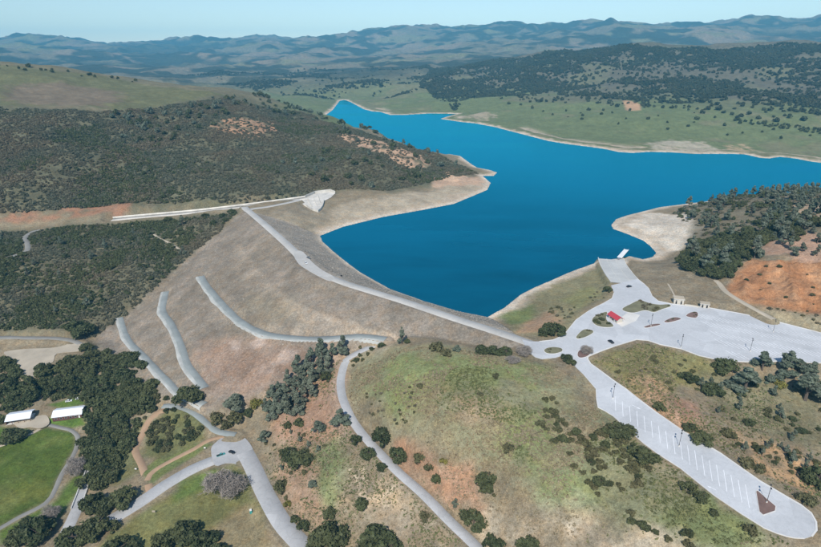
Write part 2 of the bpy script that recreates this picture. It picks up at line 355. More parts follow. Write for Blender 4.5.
def paved_mat(name, col, crack=.35):
    """sun-bleached asphalt: broad stains, patch repairs, a net of sealed cracks"""
    m, nt, b = new_mat(name); g = nt.nodes.new("ShaderNodeNewGeometry"); P = g.outputs["Position"]
    n1 = noise_node(nt, .05, 5, .6, P); n2 = noise_node(nt, .5, 5, .7, P); n3 = noise_node(nt, 3.0, 3, .7, P)
    v = nt.nodes.new("ShaderNodeTexVoronoi"); v.feature = 'DISTANCE_TO_EDGE'; v.inputs["Scale"].default_value = .17; v.inputs["Randomness"].default_value = .9
    wv = nt.nodes.new("ShaderNodeVectorMath"); wv.operation = 'ADD'; nt.links.new(P, wv.inputs[0])
    sc = nt.nodes.new("ShaderNodeVectorMath"); sc.operation = 'SCALE'; sc.inputs["Scale"].default_value = 3.0; nt.links.new(n2.outputs["Color"], sc.inputs[0]); nt.links.new(sc.outputs[0], wv.inputs[1]); nt.links.new(wv.outputs[0], v.inputs["Vector"])
    cell = nt.nodes.new("ShaderNodeTexVoronoi"); cell.inputs["Scale"].default_value = .06; nt.links.new(P, cell.inputs["Vector"])
    sep = nt.nodes.new("ShaderNodeSeparateColor"); nt.links.new(cell.outputs["Color"], sep.inputs[0])
    fs = [maprange(nt, n1.outputs[0], .3, .7, .90, 1.08), maprange(nt, n2.outputs[0], .3, .7, .94, 1.06), maprange(nt, n3.outputs[0], .3, .7, .93, 1.07),
          maprange(nt, v.outputs["Distance"], .0, .035, 1-crack, 1.0), maprange(nt, sep.outputs[0], 0, 1, .93, 1.05)]
    f = fs[0]
    for q in fs[1:]:
        mm = nt.nodes.new("ShaderNodeMath"); mm.operation = 'MULTIPLY'; nt.links.new(f, mm.inputs[0]); nt.links.new(q, mm.inputs[1]); f = mm.outputs[0]
    c = nt.nodes.new("ShaderNodeVectorMath"); c.operation = 'SCALE'; c.inputs[0].default_value = col; nt.links.new(f, c.inputs["Scale"])
    nt.links.new(c.outputs[0], b.inputs["Base Color"]); b.inputs["Roughness"].default_value = .85; return m
M['lot'] = paved_mat("pale asphalt", (.505, .51, .51), .08)
M['road'] = paved_mat("worn road asphalt", (.40, .395, .385), .14)
M['crest'] = paved_mat("crest concrete", (.45, .43, .39), .12)
M['gravel'] = surf_mat("grey gravel", (.25, .27, .255), .16, .6, 1, 0, 2)
M['rampconcrete'] = paved_mat("ramp concrete", (.56, .55, .51), .1)
M['berm'] = surf_mat("pale bench gravel", (.40, .40, .365), .2, .8, 1, 0, 2)
M['dirt'] = surf_mat("dirt track", (.37, .245, .15), .18, .5, 1, 0, 2)
M['trail'] = surf_mat("pale trail", (.42, .36, .27), .16, .5, 1, 0, 2)
M['path'] = surf_mat("park path", (.235, .225, .2), .14, .5, 1, 0, 2)
M['concrete'] = surf_mat("pale concrete", (.66, .63, .57), .12, .4, .85)
M['oldconcrete'] = surf_mat("stained spillway concrete", (.58, .545, .48), .22, .6, .9, 0, 1.2)
M['kerb'] = surf_mat("kerb concrete", (.62, .6, .56), .1, .5, .85)
M['paint'] = surf_mat("white road paint", (.8, .8, .8), .12, 2, .6)
M['mulch'] = surf_mat("brown mulch bed", (.17, .105, .085), .25, 1, 1, 0, 3)
M['bed'] = surf_mat("planting bed soil", (.17, .16, .09), .3, 1, 1, 0, 3)
M['white'] = surf_mat("white paint", (.78, .77, .74), .06, 1, .5)
M['whiteroof'] = surf_mat("white metal roof", (.8, .82, .84), .05, 1, .45)
M['redroof'] = surf_mat("red tile roof", (.42, .045, .06), .15, 1, .7)
M['redwood'] = surf_mat("red brown siding", (.12, .05, .045), .2, 1, .8)
M['stucco'] = surf_mat("cream stucco", (.5, .46, .39), .1, 1, .9)
M['dark'] = surf_mat("dark opening", (.02, .02, .022), .2, 1, .5)
M['glass'] = surf_mat("dark window glass", (.02, .025, .03), .05, 1, .08)
M['metal'] = surf_mat("galvanised metal", (.38, .38, .39), .1, 1, .45, .6)
M['darkmetal'] = surf_mat("dark bronze metal", (.05, .045, .045), .1, 1, .5, .3)
M['tyre'] = surf_mat("tyre rubber", (.02, .02, .02), .1, 1, .9)
M['lampglass'] = surf_mat("lamp glass", (.75, .75, .7), .02, 1, .2)
M['tail'] = surf_mat("red lamp plastic", (.4, .02, .02), .02, 1, .3)
for k, c in (('carblack', (.015, .016, .02)), ('carwhite', (.75, .75, .74)), ('carteal', (.06, .26, .25)), ('cargrey', (.16, .17, .18))): M[k] = surf_mat("paint "+k, c, .03, 1, .25)
M['tealplastic'] = surf_mat("teal plastic", (.05, .34, .31), .08, 1, .5)
M['bark'] = surf_mat("bark", (.11, .085, .065), .25, 3, 1)
M['greybark'] = surf_mat("pale grey twigs", (.27, .235, .2), .2, 3, 1)
M['rock'] = surf_mat("pale rock", (.33, .29, .235), .25, 2, 1, 0, 3)
M['oak'] = leaf_mat("oak leaves", (.044, .060, .024), (.100, .116, .048), (.13, .14, .07))
M['pine'] = leaf_mat("grey pine needles", (.11, .14, .095), (.15, .178, .125), (.2, .225, .17))
M['shrub'] = leaf_mat("shrub leaves", (.085, .092, .036), (.13, .125, .06), (.16, .15, .08))
M['yellow'] = leaf_mat("yellow green leaves", (.16, .16, .035), (.2, .19, .05), (.26, .24, .08))
M['chap'] = leaf_mat("chaparral leaves", (.092, .104, .062), (.145, .148, .095), (.2, .19, .135), .8)
M['tuft'] = leaf_mat("dry grass", (.25, .215, .13), (.32, .265, .17), (.36, .31, .2))
M['tuftg'] = leaf_mat("green herbs", (.14, .17, .065), (.18, .2, .085), (.2, .215, .1))
M['wood'] = leaf_mat("far tree leaves", (.045, .058, .030), (.075, .086, .046), (.11, .115, .07))
# water
m, nt, b = new_mat("lake water"); M['water'] = m
g = nt.nodes.new("ShaderNodeNewGeometry")
w1 = noise_node(nt, .8, 2, .5, g.outputs["Position"]); mpw = nt.nodes.new("ShaderNodeMapping"); mpw.inputs["Scale"].default_value = (.35, 1.0, 1.0); mpw.inputs["Rotation"].default_value = (0, 0, .35); nt.links.new(g.outputs["Position"], mpw.inputs["Vector"]); w2 = noise_node(nt, .0065, 6, .6, mpw.outputs[0])
nt.links.new(mixcol(nt, maprange(nt, w2.outputs[0], .40, .60, 0, 1), (.0, .040, .066), (.001, .076, .132)), b.inputs["Base Color"])
bp = nt.nodes.new("ShaderNodeBump"); bp.inputs["Strength"].default_value = .3; bp.inputs["Distance"].default_value = .25
w3 = noise_node(nt, .09, 4, .65, mpw.outputs[0]); wa = nt.nodes.new("ShaderNodeMath"); wa.operation = 'MULTIPLY_ADD'; wa.inputs[1].default_value = 2.5; nt.links.new(w3.outputs[0], wa.inputs[0]); nt.links.new(w1.outputs[0], wa.inputs[2])
nt.links.new(wa.outputs[0], bp.inputs["Height"]); nt.links.new(bp.outputs[0], b.inputs["Normal"])
nt.links.new(maprange(nt, w2.outputs[0], .35, .65, .12, .3), b.inputs["Roughness"]); b.inputs["IOR"].default_value = 1.38; b.inputs["Specular IOR Level"].default_value = 0.0
gl_ = nt.nodes.new("ShaderNodeBsdfGlossy"); gl_.inputs["Color"].default_value = (.04, .80, 1.0, 1); nt.links.new(bp.outputs[0], gl_.inputs["Normal"]); nt.links.new(maprange(nt, w2.outputs[0], .35, .65, .06, .24), gl_.inputs["Roughness"])
fr = nt.nodes.new("ShaderNodeFresnel"); fr.inputs["IOR"].default_value = 1.5; mxw = nt.nodes.new("ShaderNodeMixShader")
nt.links.new(fr.outputs[0], mxw.inputs[0]); nt.links.new(b.outputs[0], mxw.inputs[1]); nt.links.new(gl_.outputs[0], mxw.inputs[2]); nt.links.new(mxw.outputs[0], nt.nodes["Material Output"].inputs[0])

# ------------------------------------------------------------------ object helpers
def link(name, me, parent=None):
    o = bpy.data.objects.new(name, me); COL.objects.link(o)
    if parent is not None: o.parent = parent
    return o
def mesh(name, V, Fc, mat=None, smooth=False):
    me = bpy.data.meshes.new(name); me.from_pydata([tuple(map(float, v)) for v in V], [], [tuple(map(int, f)) for f in Fc])
    if mat is not None: me.materials.append(mat)
    if smooth: me.polygons.foreach_set("use_smooth", np.ones(len(me.polygons), bool))
    return me
def fast_mesh(name, V, quads, mat=None, smooth=False):
    me = bpy.data.meshes.new(name); V = np.asarray(V, np.float32); Q = np.asarray(quads, np.int32); k = Q.shape[1]
    me.vertices.add(len(V)); me.vertices.foreach_set("co", V.ravel())
    me.loops.add(Q.size); me.loops.foreach_set("vertex_index", Q.ravel())
    me.polygons.add(len(Q)); me.polygons.foreach_set("loop_start", np.arange(0, Q.size, k, dtype=np.int32))
    if smooth: me.polygons.foreach_set("use_smooth", np.ones(len(Q), bool))
    me.update(calc_edges=True)
    if mat is not None: me.materials.append(mat)
    return me
def tag(o, label=None, cat=None, group=None, kind=None):
    for k, v in (('label', label), ('category', cat), ('group', group), ('kind', kind)):
        if v: o[k] = v
    return o
def thing(name, loc, rz, label, cat, group=None):
    o = link(name, None); o.location = loc; o.rotation_euler = (0, 0, rz); o.empty_display_size = .5
    return tag(o, label, cat, group)
class MB:
    """collects shapes for one mesh"""
    def __init__(s): s.V = []; s.F = []
    def add(s, V, Fc):
        k = len(s.V); s.V += [tuple(v) for v in V]; s.F += [tuple(i+k for i in f) for f in Fc]; return s
    def box(s, x0, x1, y0, y1, z0, z1):
        return s.add([(x0,y0,z0),(x1,y0,z0),(x1,y1,z0),(x0,y1,z0),(x0,y0,z1),(x1,y0,z1),(x1,y1,z1),(x0,y1,z1)],
                     [(0,3,2,1),(4,5,6,7),(0,1,5,4),(1,2,6,5),(2,3,7,6),(3,0,4,7)])
    def tube(s, a, b, r0, r1, n=7):
        a = Vector(a); b = Vector(b); d = (b-a).normalized(); u = d.orthogonal().normalized(); w = d.cross(u)
        V = [tuple(p+(u*math.cos(2*math.pi*i/n)+w*math.sin(2*math.pi*i/n))*r) for p, r in ((a, r0), (b, r1)) for i in range(n)]
        return s.add(V, [(i, (i+1) % n, n+(i+1) % n, n+i) for i in range(n)]+[tuple(range(n-1, -1, -1)), tuple(range(n, 2*n))])
    def prism(s, poly, z0, z1):
        n_ = len(poly); V = [(p[0], p[1], z0) for p in poly]+[(p[0], p[1], z1) for p in poly]
        return s.add(V, [(i, (i+1) % n_, n_+(i+1) % n_, n_+i) for i in range(n_)]+[tuple(range(n_-1, -1, -1)), tuple(range(n_, 2*n_))])
    def profile(s, pts, y0, y1):
        """profile in the xz plane pushed along y"""
        n_ = len(pts); V = [(p[0], y0, p[1]) for p in pts]+[(p[0], y1, p[1]) for p in pts]
        return s.add(V, [(i, n_+i, n_+(i+1) % n_, (i+1) % n_) for i in range(n_)]+[tuple(range(n_)), tuple(range(2*n_-1, n_-1, -1))])
    def me(s, name, mat): return mesh(name, s.V, s.F, mat)
    def obj(s, name, mat, parent=None): return link(name, s.me(name, mat), parent)

def smooth_poly(px):
    P_ = np.vstack([px[-1:], px, px[:2]]).astype(float); out = []
    for i in range(1, len(P_)-2):
        p0, p1, p2, p3 = P_[i-1:i+3]
        for t in (0, .33, .66): out.append(.5*(2*p1+(p2-p0)*t+(2*p0-5*p1+4*p2-p3)*t*t+(3*p1-p0-3*p2+p3)*t**3))
    return np.array(out)
# ------------------------------------------------------------------ pavements: pads first, so that the ground is graded for them
PLAZA_Z = 14.05
PLAZA_PX = [(522,339.5),(530,341.5),(539.5,341.5),(553,340),(564,335),(570,327.5),(576,320),(588,311.5),(594,308),(604,303),(612,298.5),(614,293),(611,285.5),(637.5,279),(644,284),(648.6,288.5),(652,296),(658,301),(672,304),(690,306),(710,308),
 (740,313.5),(767,319),(821,333),(890,350),(890,372),(821,363),(775,361.5),(748,362),(738,361.5),(717,359.6),(699,355.6),(681.5,349),(660,344.5),(648,340.5),(636.5,339.5),(615,346),(600,351.5),(588,356.5),(587.5,359),(590,363),(572,363),(569,358),(564,355),(555.6,357.6),(542,359),(535,357),(528,351.5)]
PLAZA = at_z(*np.array(PLAZA_PX).T, PLAZA_Z)[:, :2]
PADS.append((PLAZA, (0, 0, PLAZA_Z)))
a_ = at_z(582, 364, PLAZA_Z); b_ = at_z(806, 522, 9.0); ax = (b_-a_)[:2]; L_ = np.linalg.norm(ax); ax = ax/L_; sl = (b_[2]-a_[2])/L_
LOTPL = (sl*ax[0], sl*ax[1], a_[2]-sl*(ax @ a_[:2]))
def at_plane(px, py, pl):
    d = ray(px, py); t = (pl[2]-CAMZ)/(d[..., 2]-pl[0]*d[..., 0]-pl[1]*d[..., 1]); return d*t[..., None]+np.array([0, 0, CAMZ])
LOT_PX = [(572,363.3),(590,363.3),(598,369),(612,379.5),(626,389),(641,401),(657,413),(683,431),(720,453),(760,481),(782,494),(801,505),(811,513),(816,522),(816.5,530),(812,536),(804,538.5),(795,538),(787,536.5),(776,533),(764,528),(740,513),(713.5,495),(680,468),(656.5,453),(643,443),(628,429.5),(613,416),(605,411),(598,407.5),(596.5,400),(596,389),(584,375)]
LOT = at_plane(*np.array(LOT_PX).T, LOTPL)[:, :2]
PADS.append((LOT, LOTPL))
PARK_PX = [(4,352),(25,349),(49,348),(64.6,345.4),(74,341),(84,345),(80,351),(57,353.5),(53,362),(41,367),(37,376),(25,375),(18,364),(10,358)]
PARKZ = -50.0
PARK = at_z(*smooth_poly(np.array(PARK_PX)).T, PARKZ)[:, :2]; PADS.append((PARK, (0, 0, PARKZ)))
YARD_PX = [(14,422),(30,418),(43,415),(48,417),(49,424),(40,428),(30,427),(20,428)]
YARD = at_z(*smooth_poly(np.array(YARD_PX)).T, -55.2)[:, :2]; PADS.append((YARD, (0, 0, -55.2)))
TURN_PX = [(211,449),(217,441.5),(224,436.5),(231,433),(238,433.5),(246,439),(252,447),(256,458),(260,470),(264,484),(252,486),(247,475),(242,468),(235,464),(226,463),(215,465)]
TURNZ = -47.0
TURN = at_z(*smooth_poly(np.array(TURN_PX)).T, TURNZ)[:, :2]; PADS.append((TURN, (0, 0, TURNZ)))
PULL_PX = [(296,251),(303,252),(312,262),(322,270),(334,277),(330,281),(318,276),(306,269),(299,264),(294,256)]
PULL = at_z(*smooth_poly(np.array(PULL_PX)).T, CREST_Z)[:, :2]; PADS.append((PULL, (0, 0, CREST_Z)))

road_defs = []
def road(name, px, width, mat, bank=7, label=None, zs=None, parent=None, smooth=3):
    """a strip of road laid on the ground along photographed points"""
    p = np.array(px, float)
    w = at_z(p[:, 0], p[:, 1], zs) if zs is not None else cast(p[:, 0], p[:, 1])
    c = catmull(w, 3.0)
    if zs is None:
        for _ in range(smooth):
            k = np.ones(7)/7; zp = np.pad(c[:, 2], 3, mode='edge'); c[:, 2] = np.convolve(zp, k, 'valid')
    ROADS.append((c[::2] if len(c) > 8 else c, width/2, bank)); road_defs.append((name, c, width, mat, label))
    return c
road('crest_road', CREST_PX, 8.2, 'crest', 5, 'pale crest road running along the top of the dam', zs=np.full(len(CREST_PX), CREST_Z))
road('spillway_road', [(246,210),(254,209),(268,206.5),(284,203.5),(300,200)], 6.5, 'crest', 5)
road('curving_road', [(388,338),(377,341.5),(366,347),(355.6,354.7),(346,363.5),(341,379),(342,395),(348.5,412),(357,427),(373,446),(397,469.5),(423.8,494.7),(450.5,521.5),(470.7,541.5),(490,561)], 5.2, 'road', 8)
road('park_road', [(330,577),(303,547),(281,520),(264,491),(253,467),(245,452)], 10, 'road', 8)
road('park_road', [(240,447),(225,455.5),(207,462.5),(190,470),(165,485),(140,502),(110,520),(85,534),(55,553)], 8.5, 'road', 8)
road('gravel_loop', [(236,435),(218,431),(206,422),(196,414),(184.6,407),(173,405.5),(163,408)], 4.4, 'gravel', 6)
road('dirt_loop', [(166,407),(160,409),(149,421),(141.5,437),(135.6,448.5),(137,456),(141.5,464),(147,480),(151,494)], 4.2, 'dirt', 6)
road('dirt_loop', [(147,481),(150,475),(159,468),(177,458),(194,448.5),(208,439.5),(224,435)], 3.0, 'dirt', 6)
road('bench_road', [(201,276),(204,282),(210,290),(224,306),(240,321),(258,331),(275,335.5),(300,338),(323,338.5),(345,336.5),(362,335.5),(386,338)], 6.2, 'gravel', 4)
road('bench_road', [(166,291),(163.5,302),(163,312),(170,322),(178,338),(184,355),(188,366),(196,376),(205,388)], 5.6, 'gravel', 4)
road('bench_road', [(120,316),(123,328),(130,342),(144,356),(157,370),(170,383),(182,395),(205,403)], 4.6, 'gravel', 4)
road('lawn_path', [(47,424),(61,427.5),(71,430),(77.5,436),(77,446),(72,457),(62,474),(51,497),(39,507),(20,516.5),(0,528),(-30,545)], 2.6, 'path', 4)
road('lawn_path', [(46,422),(36.6,430.5),(17.6,439.5),(0,446),(-40,460)], 2.0, 'trail', 4)
road('park_road', [(-60,339),(0,337.6),(29,337.5),(59,338),(74,341.5),(86,347),(98,354)], 5, 'path', 5)
road('hillside_road', [(8,258),(17,255),(27,250),(27,243),(25,238),(32,232),(40,229)], 5, 'path', 5)
road('foot_trail', [(154,234),(160,238.5),(167.5,241.5),(178,248),(187.6,254)], 2.2, 'trail', 3)
road('dirt_track', [(716,280),(719,283),(727,292.6),(747,304),(774,320)], 4, 'trail', 5)
road('boat_ramp', [(627,283.5),(619,273.5),(613,264),(610,256)], 25, 'rampconcrete', 5, zs=np.array([14.0, 8.4, 2.2, -1.8]))
road('bridge_approach', [(58,552),(66,532),(74,515),(79,504)], 6, 'road', 5)

CHUTE = catmull(at_z(np.array([112,150,190,230,262,292,306]), np.array([220,216.5,213,208.5,204.5,200.5,198.5]), np.array([-1.0,.6,2.8,5.6,7.6,9.2,9.8])), 4.0)
ROADS.append((CHUTE, 6.5, 7))
APRON_PX = [(300,202),(305,198),(315,193.5),(330,191.5),(335,193.5),(331,197.5),(324,201),(322.5,207),(318,212),(312,210),(305,206)]
APRON = at_z(*np.array(APRON_PX).T, 9.6)[:, :2]; PADS.append((APRON, (0, 0, 9.6)))
# ------------------------------------------------------------------ the ground: one sheet, finer near by
GZ = shaped(GX, GY, GZ0); TAB['final'] = GZ.reshape(NR, NA)
# colour of the soil and grass by place
def C3(*c): return np.array(c, float)
def nz(lam, s, o=4): return fbm(GX, GY, lam, s, o)
n_a = nz(60, 101); n_b = nz(14, 102, 3); n_c = nz(220, 103); n_d = nz(5, 104, 2); n_e = nz(700, 105)
col = np.tile(C3(.235, .195, .13), (len(GX), 1))
def lay(mask, c):
    global col
    col = col*(1-mask[:, None])+np.asarray(c)*mask[:, None]
GRr = np.hypot(GX, GY)
def zone(px, c, soft=8, wob=16, amt=1.0, patch=None):
    w = cast(*np.array(px, float).T)[:, :2]
    d = near_eval(GX, GY, w, 60, lambda a, b: sdist(a, b, w), -99.)
    mk = sstep(-soft, soft, d+(n_b-.5)*wob+(n_a-.5)*wob)*amt
    if patch is not None: mk = mk*sstep(patch-.1, patch+.1, n_b*.6+n_a*.4)
    lay(mk, c)
DL = near_eval(GX, GY, LAKE, 600, lambda a, b: sdist(a, b, LAKE), -600.)
# distance bands
lay(sstep(1150, 1400, GRr), C3(.15, .14, .088))
lay(sstep(1250, 1400, GRr)*(1-sstep(50, 95, GZ+(n_c-.5)*70))*(1-sstep(2600, 3800, GRr)), C3(.128, .155, .072))
lay(sstep(1250, 1400, GRr)*sstep(.5, .66, n_a*.5+n_c*.5)*.55, C3(.19, .17, .105))
lay(sstep(1700, 1950, GRr)*sstep(35, 75, GZ+(n_c-.5)*50)*(GX > 100), C3(.118, .112, .08))
lay(sstep(1900, 2300, GRr)*sstep(.55, .66, n_c)*.6, C3(.15, .155, .085))
lay(sstep(3500, 4500, GRr), C3(.15, .135, .09))
rv = ridged(GX, GY, 560, 37, 3); rv2 = ridged(GX, GY, 1500, 29, 4)
woods = np.maximum(sstep(.47, .57, n_e*.4+n_c*.6), np.maximum(1-sstep(.46, .56, rv), .8*(1-sstep(.44, .54, rv2))))*sstep(3000, 4200, GRr)
lay(sstep(4500, 6000, GRr)*sstep(.5, .6, nz(900, 137))*.7, C3(.21, .165, .115))
lay(woods*.93, C3(.034, .042, .026))
lay(sstep(4200, 5500, GRr)*sstep(.58, .68, nz(400, 131))*.5*(1-woods), C3(.15, .165, .075))
# left hill under its chaparral
LEFTHILL = [(-120,230),(-120,104),(0,104),(100,110),(190,100),(240,95),(300,111),(360,130),(440,155),(480,174),(440,182),(385,192),(335,192),(290,199),(230,203),(130,208),(60,213),(0,218)]
ABUT = [(-100,232),(0,228),(120,222),(180,217),(240,211),(224,228),(196,250),(146,297),(95,342),(70,334),(0,333),(-80,335)]
zone(LEFTHILL, C3(.118, .115, .072), 20, 30)
zone(ABUT, C3(.125, .118, .075), 10, 12)
zone([(-100,66),(0,66),(100,76),(200,91),(225,95),(190,101),(120,111),(100,110),(30,106),(0,105),(-100,106)], C3(.128, .132, .068), 12, 30)
zone([(10,86),(60,82),(120,92),(110,108),(60,108),(10,98)], C3(.17, .135, .098), 20, 50, .85)
zone([(204,128),(220,121),(245,117),(275,124),(278,132),(250,136),(225,133)], C3(.36, .22, .135), 16, 40, .95, .47)
zone([(335,133),(350,134),(385,143),(420,156),(436,164),(425,169),(390,160),(355,147)], C3(.40, .27, .18), 5, 16, 1, .40)
zone([(432,176),(450,172),(470,178),(486,176),(490,184),(470,194),(440,196)], C3(.47, .33, .23), 5, 12, .9)
zone([(-60,214),(0,213),(60,208),(130,203),(128,210),(60,218),(0,222),(-60,226)], C3(.25, .145, .092), 4, 10, 1, .48)
zone([(325,214),(345,200),(390,196),(450,186),(485,186),(470,196),(420,209),(340,226),(322,232)], C3(.35, .30, .22), 8, 14)
zone([(260,215),(300,203),(325,205),(330,222),(312,240),(290,238)], C3(.25, .215, .155), 8, 12)
zone([(622,100),(632,101),(641,105),(640,110),(628,111)], C3(.42, .27, .16), 6, 10)
zone([(648,144),(670,140),(705,144),(722,151),(700,153),(660,151)], C3(.38, .34, .26), 10, 40, .9, .42)
zone([(726,146),(745,144),(765,152),(740,153)], C3(.42, .31, .2), 8, 30, .9, .42)
zone([(455,116),(485,112),(500,117),(480,121)], C3(.36, .3, .22), 10, 40, .8, .42)
# dam
indam = inside(GX, GY, FOOT) & (GRr < 900); fd = near_eval(GX, GY, FOOT, 60, lambda a, b: sdist(a, b, FOOT), -99.)
dm = sstep(-3, 4, fd+(n_b-.5)*5)
lay(dm, C3(.222, .192, .152)); lay(dm*sstep(.48, .66, n_a)*.4, C3(.21, .178, .132)); lay(dm*sstep(.52, .7, n_b)*.25, C3(.275, .228, .185))
zone([(200,340),(250,343),(330,345),(350,350),(300,380),(240,395),(205,385)], C3(.285, .19, .135), 14, 16, .7)
zone([(235,345),(280,345),(300,352),(270,372),(240,360)], C3(.37, .3, .25), 2, 16, .8, .56)
zone([(250,290),(290,300),(310,325),(270,320),(240,305)], C3(.225, .2, .135), 16, 20, .4)
upm = inside(GX, GY, UPPOLY) & (GRr < 900)
lay(upm*1.0, C3(.27, .245, .205)); lay(upm*sstep(.5, .6, n_d)*.5, C3(.17, .155, .13))
# knoll and its slopes
zone([(360,352),(420,345),(530,358),(580,380),(600,420),(590,470),(540,500),(480,470),(440,450),(390,430),(350,385)], C3(.235, .225, .13), 10, 16)
zone([(365,380),(400,356),(440,352),(500,362),(560,366),(545,388),(480,392),(430,410),(385,412)], C3(.185, .208, .088), 8, 20, .95, .36)
zone([(500,400),(560,395),(570,440),(530,470),(500,440)], C3(.19, .215, .09), 8, 20, .9, .40)
zone([(430,385),(490,392),(520,410),(480,440),(440,430),(420,405)], C3(.285, .21, .135), 10, 24, .7, .42)
zone([(395,440),(420,448),(465,460),(482,480),(480,505),(455,500),(430,475),(405,462)], C3(.34, .205, .13), 4, 12, .9, .38)
zone([(275,395),(330,366),(345,372),(338,400),(346,425),(330,450),(300,450),(270,430)], C3(.315, .20, .135), 6, 12, .9)
zone([(335,360),(345,352),(342,400),(350,425),(362,445),(350,448),(336,420),(332,390)], C3(.31, .235, .175), 5, 10, .8)
zone([(275,455),(310,440),(330,470),(335,500),(320,520),(295,515),(280,490)], C3(.335, .225, .15), 6, 12, .8)
zone([(310,445),(345,448),(352,470),(335,500),(318,495)], C3(.16, .19, .085), 5, 14, .9)
zone([(345,470),(390,480),(450,540),(400,545),(360,510)], C3(.285, .235, .165), 8, 14, .9)
zone([(345,500),(375,490),(395,500),(380,508),(355,516)], C3(.45, .35, .23), 3, 14, .7, .45)
for tr in ([(350,470),(358,482),(362,500)], [(362,500),(385,496),(402,486)], [(362,468),(366,482),(364,498)]):
    w = cast(*np.array(tr, float).T)[:, :2]; d = near_eval(GX, GY, w, 10, lambda a, b: seg_dist(a, b, w), 99); lay((1-sstep(.5, 1.6, d))*.8, C3(.47, .38, .27))
zone([(560,402),(600,410),(650,452),(720,505),(770,540),(760,560),(640,560),(560,480)], C3(.185, .185, .105), 8, 16)
zone([(540,470),(580,480),(600,500),(560,520),(530,510)], C3(.165, .19, .085), 8, 20, .9, .45)
zone([(640,470),(700,490),(750,530),(700,545),(650,520)], C3(.155, .18, .075), 6, 16, .9, .45)
zone([(490,530),(540,512),(600,518),(650,530),(680,547),(660,570),(500,570)], C3(.41, .345, .25), 8, 20, .9, .40)
zone([(550,395),(585,400),(592,430),(560,430)], C3(.33, .275, .185), 8, 14, .8, .45)
zone([(590,360),(640,342),(700,358),(720,372),(690,385),(640,395),(615,380)], C3(.2, .185, .08), 5, 12)
zone([(622,372),(655,380),(680,415),(700,428),(680,428),(655,408),(630,388)], C3(.42, .27, .165), 5, 12, .9, .42)
zone([(670,398),(695,402),(700,420),(680,418)], C3(.37, .22, .15), 5, 12, .8)
zone([(740,440),(790,445),(830,470),(810,500),(770,475),(735,455)], C3(.42, .275, .15), 6, 20, .95, .44)
zone([(700,375),(760,372),(821,390),(840,450),(780,440),(720,415)], C3(.175, .165, .095), 8, 16, .8)
# grassy shoulder, ramp side
zone([(500,312),(520,298),(560,280),(600,268),(612,285),(605,300),(585,308),(565,328),(545,338),(515,332)], C3(.215, .195, .11), 6, 8)
zone([(500,314),(520,300),(535,305),(530,320),(510,325)], C3(.16, .195, .075), 4, 8, .9)
zone([(530,322),(550,312),(560,322),(550,332),(520,332)], C3(.34, .22, .14), 5, 8, .8)
zone([(560,300),(590,285),(600,295),(580,308)], C3(.20, .2, .09), 5, 8, .8)
# right spur
zone([(615,222),(640,212),(690,214),(704,232),(680,250),(660,254),(650,245),(620,232)], C3(.53, .475, .39), 4, 8)
zone([(630,270),(660,252),(700,255),(735,285),(725,310),(690,304),(660,298)], C3(.225, .19, .13), 6, 8)
zone([(700,205),(760,190),(840,190),(840,250),(790,255),(740,262),(680,262),(690,230)], C3(.17, .15, .10), 6, 8, .8)
zone([(724,290),(740,270),(752,259),(775,261),(800,258),(840,256),(850,320),(800,312),(765,306),(740,300)], C3(.33, .17, .085), 3, 7)
zone([(724,290),(740,270),(752,259),(775,261),(800,258),(840,256),(850,320),(800,312),(765,306),(740,300)], C3(.38, .23, .13), 3, 7, .7, .56)
zone([(762,240),(800,232),(830,238),(830,262),(790,258),(765,256)], C3(.36, .24, .17), 4, 8, .9, .4)
zone([(790,205),(821,205),(830,220),(805,225)], C3(.42, .31, .21), 4, 8, .8)
zone([(750,310),(800,314),(840,322),(840,345),(790,325)], C3(.27, .235, .155), 5, 8)
# park
zone([(-60,440),(0,444),(30,432),(47,427),(75,431),(78,446),(60,478),(48,500),(30,510),(0,526),(-60,545)], C3(.078, .115, .024), 3, 4)
zone([(20,485),(35,470),(60,480),(50,497),(25,505),(0,510),(0,492)], C3(.15, .155, .04), 8, 20, .55)
zone([(-60,440),(0,444),(30,432),(47,427),(75,431),(78,446),(60,478),(48,500),(30,510),(0,526),(-60,545)], C3(.125, .14, .045), 4, 10, .6, .55)
zone([(-40,424),(10,428),(35,430),(15,440),(-40,455)], C3(.075, .125, .026), 3, 4)
zone([(46,418),(80,414),(88,425),(70,428),(50,424)], C3(.10, .165, .035), 2, 3)
zone([(45,405),(80,396),(88,404),(60,408)], C3(.10, .16, .035), 2, 3)
zone([(50,505),(70,478),(88,465),(80,490),(62,515),(40,530),(0,545),(0,530)], C3(.10, .15, .035), 3, 5)
zone([(105,535),(150,510),(180,490),(215,470),(235,465),(248,480),(258,510),(270,547),(200,575),(90,575)], C3(.155, .155, .062), 4, 10)
zone([(180,480),(215,468),(225,478),(200,490),(175,500)], C3(.10, .15, .035), 4, 8, .8)
zone([(245,505),(262,520),(285,560),(230,570),(215,530)], C3(.25, .2, .12), 5, 10, .8)
zone([(140,470),(165,455),(200,442),(215,444),(185,462),(160,478),(152,483)], C3(.12, .165, .045), 2, 4, .8)
zone([(115,440),(130,430),(145,420),(135,445),(140,470),(118,485),(105,480)], C3(.14, .15, .06), 4, 8, .8)
zone([(148,425),(165,412),(190,412),(205,425),(205,438),(165,458),(145,455)], C3(.13, .135, .06), 3, 5)
